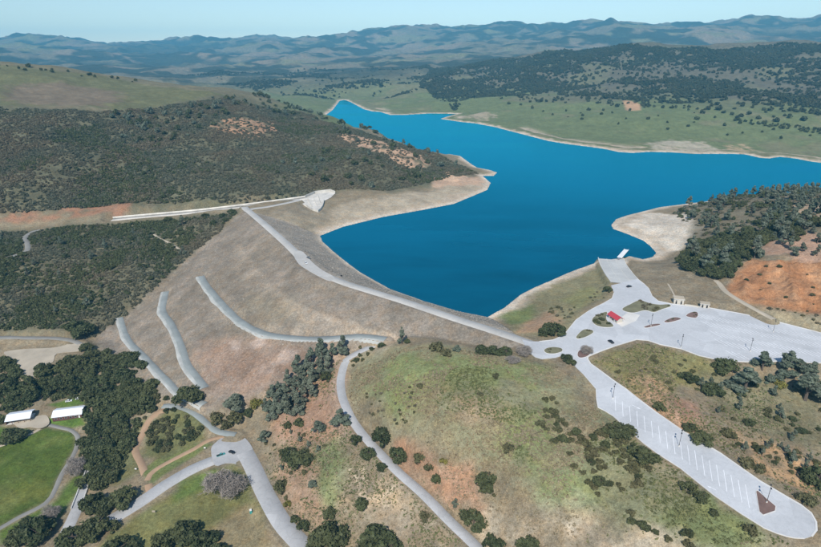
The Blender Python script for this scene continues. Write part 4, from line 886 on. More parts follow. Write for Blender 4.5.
# ------------------------------------------------------------------ single trees and bushes that stand apart in the photograph
SINGLES = [
 ('pine',342,423,21,1.0,'grey-green tree overhanging the bend of the curving road'),
 ('oak',382.5,444,20,1.55,'tall dark oak on the uphill edge of the curving road'),
 ('oak',398.6,460,22,1.1,'round dark oak just below the tall oak beside the curving road'),
 ('oak',355.5,443,13,1.2,'small dark oak on the downhill edge of the curving road, upper of two'),
 ('oak',368,456,16,.9,'small dark oak on the downhill edge of the curving road, lower of two'),
 ('oak',381.5,469,12,1.0,'dark bush on the downhill verge opposite the orange bank'),
 ('shrub',419.4,461,16,1.2,'olive bush on the top edge of the orange bank'),
 ('shrub',428.8,469,11,1.3,'narrow olive bush in the orange bank beside the curving road'),
 ('oak',435.5,483,10,1.9,'narrow upright bush on the orange bank, lowest of its cluster'),
 ('yellow',443,463,9,1.2,'yellow-green bush at the upper end of the orange bank'),
 ('oak',486,487,24,1.2,'large round oak standing alone above the orange bank'),
 ('shrub',494,497,7,1.2,'small bush just right of the lone round oak'),
 ('oak',474,525,28,.95,'broad oak at the lower corner of the orange bank'),
 ('pine',455.6,506,8,.8,'small pale bush between the curving road and the broad oak'),
 ('oak',494,551,26,1.0,'dark oak at the bottom edge right of the curving road'),
 ('oak',529,551,22,1.1,'round oak at the bottom edge, right of another dark oak'),
 ('shrub',425.4,519,13,1.2,'lone bush on the grass just left of the curving road near the bottom'),
 ('oak',360.8,509,16,1.25,'lone dark oak where the foot trails meet on the lower slope'),
 ('oak',330,516,13,1.2,'small oak behind the two big oaks at the bottom edge'),
 ('oak',332,546,36,1.1,'big dark oak at the bottom edge, left of a pair'),
 ('oak',318,550,20,1.2,'oak at the bottom edge beside the left of the big pair'),
 ('oak',374,550,38,1.0,'big dark oak at the bottom edge, right of a pair'),
 ('oak',392,552,22,1.0,'oak hugging the right side of the big pair at the bottom edge'),
 ('shrub',312.5,541,11,1.2,'bush on the verge of the park road nearest the bottom edge'),
 ('oak',303,529,13,1.2,'dark bush on the park road verge, second from the bottom edge'),
 ('oak',295.4,521,9,1.2,'small dark bush on the park road verge, third from the bottom edge'),
 ('yellow',288,506,9,1.2,'yellow-green bush on the slope beside the park road'),
 ('shrub',286,499,7,1.2,'small dark bush right behind the yellow-green one'),
 ('shrub',281.4,490,17,1.2,'olive bush on the slope beside the straight of the park road'),
 ('pine',312.5,487,11,.9,'small grey-green tree at the left edge of a green patch on the slope'),
 ('oak',301,464,24,1.0,'dark spreading oak halfway down the red slope'),
 ('oak',290,458,20,1.0,'dark oak left of the spreading oak on the red slope'),
 ('shrub',304,474,9,1.2,'bush at the foot of the spreading oak on the red slope'),
 ('pine',319,433,18,1.0,'rounded grey-green tree on the red slope left of the curving road'),
 ('oak',327,381,13,1.4,'narrow dark oak beside the upper curve of the road'),
 ('oak',288,427,9,1.1,'small dark bush under the grove of grey pines, left of two'),
 ('oak',298.5,425,12,1.0,'small dark bush under the grove of grey pines, right of two'),
 ('pine',236.5,407,27,.75,'rounded grey-green pine at the end of the lowest dam bench'),
 ('yellow',256,406,14,1.2,'yellow-olive bush between the grove and the rounded pine by the bench'),
 ('oak',249,415,11,1.0,'small dark oak below the yellow-olive bush'),
 ('shrub',235,420,20,.9,'low dull bush below the rounded pine by the bench'),
 ('shrub',217,421,19,.9,'low grey-green bush beside the gravel loop'),
 ('shrub',226,427,14,.9,'low bush above the turnaround'),
 ('pine',265,441,17,.95,'grey-green tree above the turnaround, nearest to it'),
 ('pine',402,344,9,1.45,'slender pine standing alone below the dam crest'),
 ('oak',407,343,6,1.4,'small dark bush touching the slender pine below the crest'),
 ('oak',553,334,24,.75,'dark oak in the crook of the road at the end of the dam'),
 ('oak',545,335,14,.7,'dark bush on the left flank of the oak at the end of the dam'),
 ('oak',481,353,16,.8,'dark bush in the hedge below the crest road, left end'),
 ('oak',493,354,18,.8,'dark bush in the hedge below the crest road, middle'),
 ('oak',506,354,16,.75,'dark bush in the hedge below the crest road, right end'),
 ('shrub',437,350,18,.9,'olive bush at the top of the green knoll below the crest'),
 ('pine',457,351,12,.8,'grey-green bush at the top of the green knoll below the crest'),
 ('shrub',447,355,14,.8,'low bush between the two bushes atop the green knoll'),
 ('bare',524,355,17,.9,'leafless grey tree at the junction of the crest road and plaza'),
 ('bare',513,362,15,.6,'low leafless bush beside the leafless tree at the junction'),
 ('oak',566,360,13,.75,'round bush on the corner below the oval traffic island'),
 ('oak',571,364,10,.8,'dark bush on the lot edge right of the round corner bush'),
 ('bare',586,353,14,.9,'leafless tree in the reddish bed at the plaza junction'),
 ('bare',223,496,44,.85,'large pale leafless tree in the meadow inside the road bend'),
 ('oak',236,492,10,1.2,'small dark oak touching the pale leafless tree'),
 ('bare',76,472,24,.8,'brown leafless tree where the lawn path bends'),
 ('oak',125,503,24,.9,'dark oak over the left verge of the park road, rightmost of three'),
 ('oak',109,509,20,.95,'dark oak over the left verge of the park road, middle of three'),
 ('oak',92,508,20,1.1,'dark oak over the left verge of the park road, leftmost of three'),
 ('oak',97,533,26,.95,'dark oak casting shade across the park road near the bottom'),
 ('oak',113,529,14,.9,'small oak on the verge right of the oak shading the park road'),
 ('oak',74,542,24,.9,'dark oak between the bridge approach and the park road'),
 ('oak',40,537,26,1.0,'large dark oak at the bottom left beside the bridge approach'),
 ('oak',22,541,20,1.0,'dark oak at the bottom left next to the lawn path'),
 ('oak',28,526,14,.9,'small oak by the bend of the lawn path at the bottom left'),
 ('bare',50,520,22,.8,'brown leafless thicket beside the bridge approach'),
 ('oak',188,401,26,1.0,'dark oak at the foot of the middle dam bench'),
 ('oak',88,351,13,1.0,'round dark oak beside the gravel lot at the valley edge'),
 ('oak',86,336,22,.9,'dark oak at the foot of the brush slope behind the gravel lot'),
 ('oak',75,331,18,.9,'dark oak left of another at the foot of the brush slope'),
 ('oak',185,540,30,.9,'large oak in the meadow at the bottom edge, second from the left'),
 ('oak',165,546,24,.9,'oak in the meadow at the bottom edge, leftmost of its clump'),
 ('oak',205,545,26,.9,'oak in the meadow at the bottom edge, right of the largest one'),
 ('oak',218,555,18,1.0,'oak in the meadow at the bottom edge, rightmost of its clump'),
 ('oak',120,554,28,.9,'dark oak cut by the bottom edge just right of the park road'),
 ('oak',12,440,20,.8,'dark oak between the picnic shelter and the lawn at the left edge'),
 ('pine',762,370,22,.95,'grey-green pine on the lower edge of the big parking lot'),
 ('oak',725,372,24,.85,'dark oak below the lower edge of the big lot, leftmost'),
 ('pine',745,389,30,.85,'large grey-green tree in the gully between the two lots'),
 ('pine',786,372,24,1.0,'tall grey-green pine against the pale lot near the right edge'),
 ('pine',799,373,18,.9,'grey-green pine right of the tall one against the pale lot'),
 ('pine',811,372,14,.95,'smaller pine against the pale lot by the right edge'),
 ('pine',805,400,36,.8,'broad grey-green tree at the right edge in the gully'),
 ('oak',822,398,24,.9,'dark tree cut by the right edge in the gully'),
 ('oak',688,381,18,.75,'olive bush on the bank below the big lot'),
 ('oak',711,394,22,.75,'broad bush at the head of the gully'),
 ('pine',779,380,12,.9,'small grey-green tree in the gully, upper of two'),
 ('pine',769,383,12,.9,'small grey-green tree in the gully, lower of two'),
 ('yellow',780,387,11,1.0,'yellow-green bush in the gully below the pines'),
 ('oak',620,434,26,.6,'dark bush against the left edge of the long lot'),
 ('oak',642,460,28,.7,'large dark bush against the left edge of the long lot'),
 ('oak',660,409,12,.9,'round bush on the orange bank above the long lot'),
 ('oak',690,430,12,.8,'small bush on the upper verge of the long lot'),
 ('oak',702,441,20,.7,'broad bush on the upper verge of the long lot'),
 ('shrub',728.6,436,15,.9,'olive bush on the hillside above the long lot'),
 ('shrub',747,465,18,.8,'grey-green bush on the upper verge near the mulch island'),
 ('shrub',758,470,14,.9,'bush on the upper verge just above the mulch island'),
 ('oak',817,484,24,1.0,'dark oak at the right edge above the rounded lot end'),
 ('shrub',805.6,502,17,.9,'bush behind the rounded end of the long lot'),
 ('oak',643,529,13,.9,'small round oak on the straw slope below the long lot'),
 ('oak',631,523,9,1.0,'small dark bush left of the round oak on the straw slope'),
 ('shrub',631,514,9,.9,'olive bush above the small oaks on the straw slope'),
 ('oak',655,533,6,1.1,'tiny dark bush right of the round oak on the straw slope'),
 ('shrub',668,540,8,1.0,'small yellow-olive bush on the straw slope'),
 ('oak',687,536,12,.9,'bush on the slope below the long lot near the bottom edge'),
 ('shrub',688,545,11,.9,'olive bush at the bottom edge below the long lot'),
 ('oak',713.5,514,8,1.0,'small dark bush in the grass below the middle of the long lot'),
 ('shrub',750,531,14,.8,'low bush on the lower verge near the end of the long lot'),
 ('oak',688,490,14,.9,'dark bush on the lower verge of the long lot, left of two'),
 ('oak',702,499,14,.8,'dark bush on the lower verge of the long lot, right of two'),
 ('shrub',508,450,15,.8,'low brown-green bush in the middle of the green knoll'),
 ('shrub',496,377,12,.7,'low bush on the upper green knoll'),
 ('shrub',420,387,9,.8,'low bush on the left shoulder of the green knoll'),
 ('shrub',480,395,8,.8,'small bush near the centre of the green knoll'),
 ('oak',232,213,9,.8,'dark bush hiding the spillway chute just left of the dam end'),
 ('oak',205,217,8,.8,'dark bush in front of the middle of the spillway chute'),
 ('oak',168,221,9,.8,'dark bush in front of the lower spillway chute'),
 ('oak',608,291.5,9,1.0,'small grey tree beside the top of the boat ramp'),
]
CATS = {'oak': 'tree', 'pine': 'tree', 'bare': 'tree', 'shrub': 'bush', 'yellow': 'bush', 'chap': 'bush'}
sp = cast([s[1] for s in SINGLES], [s[2] for s in SINGLES], shaped)
PX_AT = lambda p: math.dist((p[0], p[1], p[2]), (0, 0, CAMZ))/F
for s, p in zip(SINGLES, sp):
    d = s[3]*PX_AT(p); hs_ = s[4]*(.56 if s[0] == 'pine' and s[3] > 10 else 1)
    cat_ = 'bush' if 'bush' in s[5] or 'thicket' in s[5] else 'tree'
    nm = {'oak': 'oak_tree', 'pine': 'grey_pine', 'bare': 'leafless_tree', 'shrub': 'bush', 'yellow': 'bush'}[s[0]]
    if cat_ == 'bush' and nm == 'oak_tree': nm = 'oak_bush'
    plant(s[0], p, d, hs_, s[5], cat_, None, nm)

ORD = ['first','second','third','fourth','fifth','sixth','seventh','eighth','ninth','tenth','eleventh','twelfth','thirteenth','fourteenth','fifteenth','sixteenth','seventeenth','eighteenth','nineteenth','twentieth']+['twenty-'+q for q in ('first','second','third','fourth','fifth','sixth','seventh','eighth','ninth')]+['thirtieth']
ROWS = {1: [''], 2: [' back row,', ' front row,'], 3: [' back row,', ' middle row,', ' front row,'], 4: [' back row,', ' second row,', ' third row,', ' front row,'], 5: [' back row,', ' second row,', ' middle row,', ' fourth row,', ' front row,']}
def grove(px, n_, seed, gap, kinds, dmin, dmax, hs, label, group, cat='tree', nm=None, fn=shaped, fixed=None):
    """single plants filling an area, each with its place in the stand"""
    P_ = scatter_points(px, n_, seed, gap, None, 0, fn)
    qx, qy = to_px(P_); vis = (qx > -4) & (qx < 825) & (qy < 556); P_ = P_[vis]; qx = qx[vis]; qy = qy[vis]
    ks = np.array([random.choices([a for a, _ in kinds], [w for _, w in kinds])[0] for _ in P_])
    for k in sorted(set(ks)) if not isinstance(label, str) else [None]:
        sel = np.where(ks == k)[0] if k else np.arange(len(P_)); nb = min(5, max(1, math.ceil(len(sel)/22)))
        bands = np.array_split(sel[np.argsort(qy[sel])], nb)
        for bi, bd in enumerate(bands):
            bd = bd[np.argsort(qx[bd])]
            for j, q in enumerate(bd):
                kk = ks[q]; place = 'leftmost' if j == 0 else 'rightmost' if j == len(bd)-1 else ORD[j]+' from the left'
                plant(kk, P_[q], random.uniform(dmin, dmax), random.uniform(*hs), '%s,%s %s' % (label if k is None else label[k], ROWS[nb][bi], place), cat, group, (nm or {'oak': 'oak_tree', 'pine': 'grey_pine', 'shrub': 'bush', 'yellow': 'bush', 'bare': 'leafless_tree', 'chap': 'bush'}[kk]))
    return P_
# wooded belts in the valley
grove([(76,358),(105,353),(128,357),(140,366),(156,384),(158,396),(146,408),(128,424),(112,428),(92,408),(86,398),(60,394),(42,398),(36,385),(45,372)], 60, 41, 6.2, [('oak', 1)], 11, 16, (.8, 1.05), 'dark oak in the dense belt behind the white-roofed lodge', 'oaks behind the lodge')
grove([(92,428),(112,425),(130,428),(128,450),(116,470),(112,488),(98,492),(86,486),(92,466),(84,452),(82,436)], 34, 42, 6.0, [('oak', 1)], 10, 14, (.85, 1.1), 'dark oak in the belt beside the lawn', 'oaks beside the lawn')
grove([(-12,358),(0,360),(14,364),(24,378),(34,386),(38,402),(20,404),(0,412),(-12,416)], 22, 43, 6.5, [('oak', 1)], 11, 15, (.85, 1.1), 'dark oak in the grove left of the lodge', 'oaks left of the lodge')
grove([(150,427),(165,413),(186,412),(203,426),(202,436),(165,455),(146,452)], 46, 44, 2.8, [('shrub', 3), ('oak', 1)], 4.2, 7.0, (.9, 1.2), 'low bush in the thicket filling the dirt loop', 'bushes inside the dirt loop', 'bush', 'bush')
grove([(120,400),(150,392),(168,398),(150,415),(132,440),(126,440)], 24, 45, 3.6, [('shrub', 2), ('oak', 1)], 3.5, 6.5, (.9, 1.2), 'low bush on the bank outside the dirt loop', 'bushes outside the dirt loop', 'bush', 'bush')
grove([(262,412),(272,388),(290,380),(304,364),(322,354),(345,350),(352,354),(334,370),(316,388),(308,404),(292,424),(270,424)], 34, 46, 4.6, [('pine', 1)], 8, 12, (.75, 1.0), 'grey-green pine in the grove at the dam foot', 'pines at the dam foot')
grove([(262,440),(300,430),(330,440),(326,456),(300,490),(280,470)], 20, 47, 3.0, [('shrub', 2), ('pine', 1)], 2.0, 4.5, (.8, 1.1), 'small bush on the red slope above the park road', 'bushes on the red slope', 'bush', 'bush')
grove([(345,348),(365,342),(385,345),(372,352),(362,362),(354,372)], 12, 48, 3.0, [('shrub', 1), ('oak', 1)], 3, 5.5, (.9, 1.2), 'bush crowding the top of the curving road', 'bushes at the top of the curving road', 'bush', 'bush')
grove([(360,395),(412,388),(420,415),(400,430),(372,415)], 26, 49, 2.6, [('shrub', 2), ('chap', 2)], 1.8, 3.6, (.8, 1.1), 'small grey bush on the left of the green knoll', 'bushes on the knoll', 'bush', 'bush')
grove([(546,392),(560,400),(566,425),(590,432),(612,425),(632,445),(658,468),(640,488),(612,500),(590,492),(575,470),(560,450),(540,428)], 70, 50, 2.6, [('shrub', 4), ('oak', 1)], 3.2, 6.5, (.8, 1.1), 'low bush in the thicket left of the long lot', 'bushes left of the long lot', 'bush', 'bush')
grove([(590,372),(640,350),(690,360),(720,378),(690,395),(640,385)], 26, 51, 3.0, [('shrub', 3), ('chap', 1)], 2.0, 4.6, (.7, 1.0), 'low bush on the bank between the two lots', 'bushes between the lots', 'bush', 'bush')
grove([(700,385),(760,385),(830,405),(830,440),(790,440),(740,425),(700,412)], 30, 52, 3.4, [('shrub', 3), ('oak', 1), ('pine', 1)], 2.8, 6.5, (.8, 1.1), 'bush on the slope of the gully at right', 'bushes in the gully', 'bush', 'bush')
grove([(725,445),(760,455),(800,480),(821,500),(821,460),(780,445)], 30, 53, 3.0, [('shrub', 2), ('oak', 1), ('pine', 1)], 2.4, 5.5, (.8, 1.1), 'bush on the orange bank near the long lot end', 'bushes on the orange bank', 'bush', 'bush')
grove([(545,310),(575,305),(600,290),(606,300),(585,307),(570,320),(560,325)], 24, 54, 3.0, [('shrub', 1), ('chap', 1)], 2.2, 4.5, (.7, 1), 'low bush on the grass between dam and ramp', 'bushes beside the ramp road', 'bush', 'bush')
# right spur woods
lab = {'pine': 'grey-green pine on the upper spur above the lake', 'oak': 'dark oak on the upper spur above the lake'}
lab2 = {'pine': 'grey-green pine in the lower spur wood', 'oak': 'dark oak in the lower spur wood'}
grove([(672,212),(700,203),(750,194),(835,186),(835,215),(800,222),(760,232),(720,240),(700,228)], 150, 55, 6.0, [('pine', 4), ('oak', 1)], 9, 13.5, (.8, 1.0), lab, 'spur woods')
grove([(690,245),(715,240),(760,232),(800,222),(826,224),(800,240),(762,242),(755,258),(738,266),(728,284),(705,278),(680,268)], 110, 56, 6.0, [('oak', 4), ('pine', 1)], 10, 15, (.85, 1.1), lab2, 'lower spur wood')
grove([(765,240),(821,232),(840,240),(840,256),(790,256)], 12, 57, 8, [('pine', 1)], 6.5, 10, (.75, 1), 'grey-green pine behind the orange cut', 'pines behind the orange cut')
grove([(740,306),(770,310),(830,326),(830,312),(790,308)], 22, 58, 3.5, [('shrub', 1), ('chap', 1)], 2, 4.5, (.7, 1), 'low bush between dirt track and big lot', 'bushes by the dirt track', 'bush', 'bush')
p = scatter_points([(668,215),(700,205),(750,196),(835,188),(835,224),(800,240),(762,242),(755,258),(738,266),(728,282),(705,278),(676,268),(690,240),(700,228)], 1500, 65, 0, lambda x, y: np.clip(2.5*(fbm(x, y, 40, 231, 3)-.35), .1, 1))
scatter_stuff('undergrowth', p, .8, 1.7, ['chap', 'chapd'], 'scrubby undergrowth beneath the trees on the spur', 'shrubs', 39)
p = scatter_points([(120,400),(76,356),(40,372),(0,362),(0,425),(40,400),(86,400),(84,440),(92,490),(112,490),(135,440),(160,396),(150,380)], 700, 66, 0, None)
scatter_stuff('undergrowth', p, .8, 1.6, ['chapd'], 'dark undergrowth beneath the oak belts in the valley', 'shrubs', 40)
grove([(735,288),(755,270),(800,266),(835,264),(835,308),(790,304)], 12, 67, 8, [('shrub', 2), ('oak', 1)], 2.0, 4.5, (.7, 1), 'bush clinging to the orange cut', 'bushes on the orange cut', 'bush', 'bush')
# left abutment and the hill crest
grove([(0,236),(60,232),(120,226),(200,218),(236,214),(215,232),(180,262),(150,288),(100,320),(70,326),(0,326)], 58, 59, 11, [('oak', 2), ('pine', 1)], 5, 9.5, (.8, 1.05), {'oak': 'dark oak rising from the brush left of the dam', 'pine': 'grey-green pine rising from the brush left of the dam'}, 'trees left of the dam')

def stand(polys, label, seed, smin, smax, kinds, cat='trees', name='scattered_trees'):
    P_ = np.vstack([scatter_points(px, n_, seed+i, gap) for i, (px, n_, gap) in enumerate(polys)])
    return scatter_stuff(name, P_, smin, smax, kinds, label, cat, seed+9)
PROTO['wtree'] = ([crown_mesh('dark_tree', *leaf_cloud(400+k, lobes_round(410+k, 12, 3.0, 3.6, 2.0, 1.1, 2.1), 420, .55, .9), M['oak']) for k in range(4)], None, 9, 7)
PROTO['ptree'] = ([crown_mesh('grey_tree', *leaf_cloud(420+k, lobes_round(430+k, 10, 2.2, 6.0, 2.0, 1.0, 1.9), 420, .5, 1.0), M['pine']) for k in range(3)], None, 8, 9)
stand([([(205,98),(240,96),(300,110),(330,118),(310,126),(270,112),(220,106)], 110, 7), ([(330,125),(400,140),(445,156),(460,168),(440,174),(400,158),(340,136)], 70, 8),
       ([(300,150),(400,170),(430,182),(380,190),(330,188),(250,185)], 30, 14), ([(110,112),(200,104),(240,112),(200,135),(120,150)], 60, 12)], 'small dark trees dotting the crest and lake point of the left hill', 501, .85, 1.6, ['wtree', 'ptree'])
stand([([(-40,64),(0,65),(60,70),(140,80),(140,83),(60,74),(0,69),(-40,68)], 22, 12)], 'row of small trees on the skyline of the grassy hill at left', 521, .7, 1.2, ['wtree'])
stand([([(500,104),(560,122),(640,128),(800,146),(821,128),(760,122),(640,112),(560,104)], 40, 40), ([(735,119),(780,124),(830,131),(830,136),(780,129),(735,123)], 60, 7)], 'dark trees dotted over the green far shore', 541, .7, 1.3, ['wtree'])

rc = [c for n2_, c, *_ in road_defs if n2_ == 'boat_ramp'][0]; ro = [o for o in COL.objects if o.name == 'boat_ramp'][0]
rt = np.gradient(rc[:, :2], axis=0); rt /= np.linalg.norm(rt, axis=1)[:, None]; rn = np.column_stack([-rt[:, 1], rt[:, 0]])
for off, w_, h_ in ((-12.3, .7, .35), (-4.2, .3, .14), (4.2, .3, .14), (12.3, .7, .35)):
    a_ = rc[:, :2]+rn*(off-w_/2); b_ = rc[:, :2]+rn*(off+w_/2); zt = rc[:, 2]+.12+h_; k_ = len(rc)
    Vk = np.stack([np.column_stack([a_, zt-h_-.2]), np.column_stack([a_, zt]), np.column_stack([b_, zt]), np.column_stack([b_, zt-h_-.2])], 1).reshape(-1, 3); i_ = (np.arange(k_-1)[:, None]*4+np.arange(3)).ravel()
    link('lane_kerb', fast_mesh('lane_kerb', Vk, np.column_stack([i_, i_+4, i_+5, i_+1]), M['concrete']), ro)
# ------------------------------------------------------------------ rocks
def rock_mesh(seed):
    bm = bmesh.new(); bmesh.ops.create_icosphere(bm, subdivisions=1, radius=.5); g_ = random.Random(seed)
    for v in bm.verts: v.co *= g_.uniform(.65, 1.2); v.co.z *= .7
    me = bpy.data.meshes.new('rock'); bm.to_mesh(me); bm.free(); me.materials.append(M['rock']); return me
PROTO['rock'] = ([rock_mesh(k) for k in range(5)], None, 1, 1)
g_ = np.random.default_rng(77); lo, hi = UPPOLY.min(0), UPPOLY.max(0); q = g_.uniform(lo, hi, (40000, 2)); q = q[inside(q[:, 0], q[:, 1], UPPOLY)]; q = q[seg_dist(q[:, 0], q[:, 1], CREST) > 6.5][:7000]
scatter_stuff('riprap', np.column_stack([q, shaped(q[:, 0], q[:, 1])]), .3, .75, ['rock'], 'grey riprap stones lining the lake side of the dam', 'stones', 37)
p = scatter_points([(215,340),(330,345),(340,352),(290,378),(235,392),(205,380)], 260, 79, 0, None); p2 = scatter_points([(150,250),(230,235),(300,300),(390,325),(300,330),(200,330)], 200, 80)
scatter_stuff('loose_rocks', np.vstack([p, p2]), .4, 1.3, ['rock'], 'loose pale stones on the downstream face of the dam', 'stones', 38)

# ------------------------------------------------------------------ kerbs, islands, painted lines
def kerb_line(name, pts, pl, dz, parent, w=.3, h=.15, closed=False, mat='kerb', label=None):
    P_ = np.asarray(pts, float)[:, :2]
    if closed: P_ = np.vstack([P_, P_[:1]])
    b_ = MB()
    for i in range(len(P_)-1):
        a, c = P_[i], P_[i+1]; t = (c-a)/np.linalg.norm(c-a); nn = np.array([-t[1], t[0]])*w/2; a = a-t*w*.3; c = c+t*w*.3
        V = [(*(q+s*nn), pl[0]*q[0]+pl[1]*q[1]+pl[2]+dz+zz) for zz in (-.2, h+.001*(i % 3)) for q, s in ((a, 1), (c, 1), (c, -1), (a, -1))]
        b_.add(V, [(0,1,2,3),(4,7,6,5),(0,4,5,1),(1,5,6,2),(2,6,7,3),(3,7,4,0)])
    o = b_.obj(name, M[mat], parent)
    if label: o['label'] = label
    return o
lp = lambda px, pl: at_plane(*np.array(px, float).T, pl)
PZ = (0, 0, PLAZA_Z)
kerb_line('kerb', lp(LOT_PX[1:16], LOTPL), LOTPL, .09, lot, .7)
kerb_line('kerb', lp(LOT_PX[16:], LOTPL), LOTPL, .09, lot, .35)
kerb_line('kerb', lp(PLAZA_PX[18:25], PZ), PZ, .10, plaza, 1.0)
kerb_line('kerb', lp(PLAZA_PX[26:41], PZ), PZ, .10, plaza, .9)
kerb_line('kerb', lp(PLAZA_PX[2:12], PZ), PZ, .10, plaza, .5)
kerb_line('kerb', lp(PLAZA_PX[13:19], PZ), PZ, .10, plaza, .6)
def island(name, px, pl, dz, mat, label, shrubs=0, kinds=('shrub',), dmin=1.5, dmax=3, lab2=None, seed=0, smooth=True):
    P_ = lp(smooth_poly(np.array(px)) if smooth else px, pl); c = P_.mean(0); z0 = pl[0]*c[0]+pl[1]*c[1]+pl[2]+dz
    t = thing(name, (c[0], c[1], z0), 0, label, 'planting island')
    b_ = MB(); loc = [(q[0]-c[0], q[1]-c[1]) for q in P_]
    n_ = len(loc); top = [(x*.985, y*.985, (pl[0]*x+pl[1]*y)+.2) for x, y in loc]; bot = [(x, y, pl[0]*x+pl[1]*y-.1) for x, y in loc]
    b_.add(bot+top+[(0, 0, .32)], [(i, (i+1) % n_, n_+(i+1) % n_, n_+i) for i in range(n_)]+[(n_+i, n_+(i+1) % n_, 2*n_) for i in range(n_)])
    b_.obj('soil', M[mat], t)
    k = kerb_line('kerb', [(x, y) for x, y in loc], (pl[0], pl[1], 0), 0.004, t, .45, .18, True)
    if shrubs:
        g_ = random.Random(seed); W_ = np.array(loc); got = 0; lo = W_.min(0); hi = W_.max(0); spots = []
        while got < shrubs:
            x, y = g_.uniform(lo[0], hi[0]), g_.uniform(lo[1], hi[1])
            if sdist(np.array([x]), np.array([y]), W_)[0] > .8: spots.append((c[0]+x, c[1]+y, z0+.2)); got += 1
        spots.sort(key=lambda q: to_px(np.array(q))[0])
        for j, q in enumerate(spots):
            plant(g_.choice(kinds), q, g_.uniform(dmin, dmax), g_.uniform(.7, 1), lab2+(', leftmost' if j == 0 else ', rightmost' if j == shrubs-1 else ', %s from the left' % ORD[j]), 'bush', 'bushes in the '+name, 'bush')
    return t, c, z0
island('planting_island', [(592,321),(594,317),(600,314),(607,312),(606,318),(608,322),(612,324),(613,327),(604,327.5),(596,325.5)], PZ, .1, 'bed', 'rounded planting island with dark bushes left of the red-roofed kiosk', 9, ('shrub', 'chap', 'oak'), 2.2, 4.2, 'low bush in the island left of the kiosk', 1)
island('planting_island', [(622,309),(630,304.5),(639.5,300.5),(650,303.5),(660,305),(668,304.5),(671,306.5),(662,309.5),(654,312.5),(645,310.5),(634,313),(626,312)], PZ, .1, 'bed', 'long planting island with low bushes right of the red-roofed kiosk', 11, ('shrub', 'chap'), 2.4, 4.4, 'low bush in the island right of the kiosk', 2)
island('planting_island', [(544,350.5),(548,348),(555,347.3),(561.5,348.7),(562,351.5),(555,353.8),(547,353.5)], PZ, .1, 'bed', 'oval grassy traffic island in the plaza at the end of the dam', 3, ('shrub', 'chap'), 1.2, 2.2, 'low plant on the oval traffic island', 3)
island('planting_island', [(576,337.5),(580,332.5),(585,329.5),(592,330.5),(593,333),(586,337),(579,339)], PZ, .1, 'bed', 'small planting island with grey bushes below the kiosk road', 4, ('chap', 'shrub'), 1.5, 2.8, 'grey bush on the island below the kiosk', 4)
island('planting_island', [(577.5,355.5),(579,351),(585,350),(592,350.5),(590,354),(586,357),(580,358)], PZ, .1, 'mulch', 'reddish planting bed with a leafless tree at the plaza junction')
island('planting_island', [(644,327.2),(650,325),(658,324),(660,325),(652,327),(646,328)], PZ, .1, 'mulch', 'narrow brown bed round a lamp post near the kiosk')
island('planting_island', [(664,322),(668,319.5),(675,317.5),(681,319),(676,321),(668,322.8)], PZ, .1, 'mulch', 'reddish bed with twiggy bushes inside the big lot, left of two', 3, ('chap',), 1.5, 2.6, 'twiggy bush in the left reddish bed', 5)
island('planting_island', [(686,316),(690,313),(696,312),(698,314.5),(696,318),(690,317.5)], PZ, .1, 'mulch', 'reddish bed with twiggy bushes inside the big lot, right of two', 3, ('chap',), 1.5, 2.4, 'twiggy bush in the right reddish bed', 6)
island('planting_island', [(756,491.5),(757.5,491),(766,498.5),(775.5,506.5),(775,511),(763,515.2),(759.5,512),(757.5,500)], LOTPL, .09, 'mulch', 'wedge-shaped brown mulch island near the rounded end of the long lot', smooth=False)
def stripe(a, b, w, pl, dz, parent, mat='paint', name='stall_line'):
    a = np.asarray(a)[:2]; b = np.asarray(b)[:2]; t = (b-a)/np.linalg.norm(b-a); nn = np.array([-t[1], t[0]])*w/2
    V = [(*q, pl[0]*q[0]+pl[1]*q[1]+pl[2]+dz) for q in (a-nn, b-nn, b+nn, a+nn)]
    o = link(name, mesh(name, V, [(0, 1, 2, 3)], M[mat]), parent)
    return o
for k in range(19):
    f = k/18.; tx = 546+(206+(595-206)*f)/2.985; ty = 364+(97+(360-97)*f)/2.985; bx = 546+(208+(607-208)*f)/2.985; by = 364+(140+(430-140)*f)/2.985
    stripe(at_plane(tx, ty, LOTPL), at_plane(bx, by, LOTPL), .22, LOTPL, .096, lot)
def arrow(px, py, px2, py2, pl, dz, parent):
    a = at_plane(px, py, pl)[:2]; b = at_plane(px2, py2, pl)[:2]; t = (b-a)/np.linalg.norm(b-a); nn = np.array([-t[1], t[0]]); L = np.linalg.norm(b-a)
    V = [a-nn*.15, a+t*L*.6-nn*.15, a+t*L*.6-nn*.6, b, a+t*L*.6+nn*.6, a+t*L*.6+nn*.15, a+nn*.15]
    link('arrow_marking', mesh('arrow_marking', [(*q, pl[0]*q[0]+pl[1]*q[1]+pl[2]+dz) for q in V], [tuple(range(7))], M['paint']), parent)
arrow(632,405,641,409.5, LOTPL, .097, lot); arrow(716,490,707,486, LOTPL, .097, lot)
# big lot: rows of long slanted stalls
A0 = at_z(676, 309, PLAZA_Z)[:2]; A1 = at_z(821, 336, PLAZA_Z)[:2]; U = (A1-A0)/np.linalg.norm(A1-A0); N_ = np.array([U[1], -U[0]])
if N_[1] > 0: N_ = -N_
SL = (U*.75+N_*.66); nst = 0
for row, off in enumerate((1.5, 13.5, 28, 40, 54)):
    for k in range(60):
        a = A0+U*(k*3.4-10)+N_*off; b = a+SL*10.5
        ok = sdist(np.array([a[0], b[0]]), np.array([a[1], b[1]]), PLAZA).min() > 1.0
        pa = to_px(np.array([*a, PLAZA_Z])); pb_ = to_px(np.array([*b, PLAZA_Z]))
        if ok and min(pa[0], pb_[0]) > 690+row*8 and pa[0] < 835: stripe(a, b, .32, PZ, .106, plaza); nst += 1
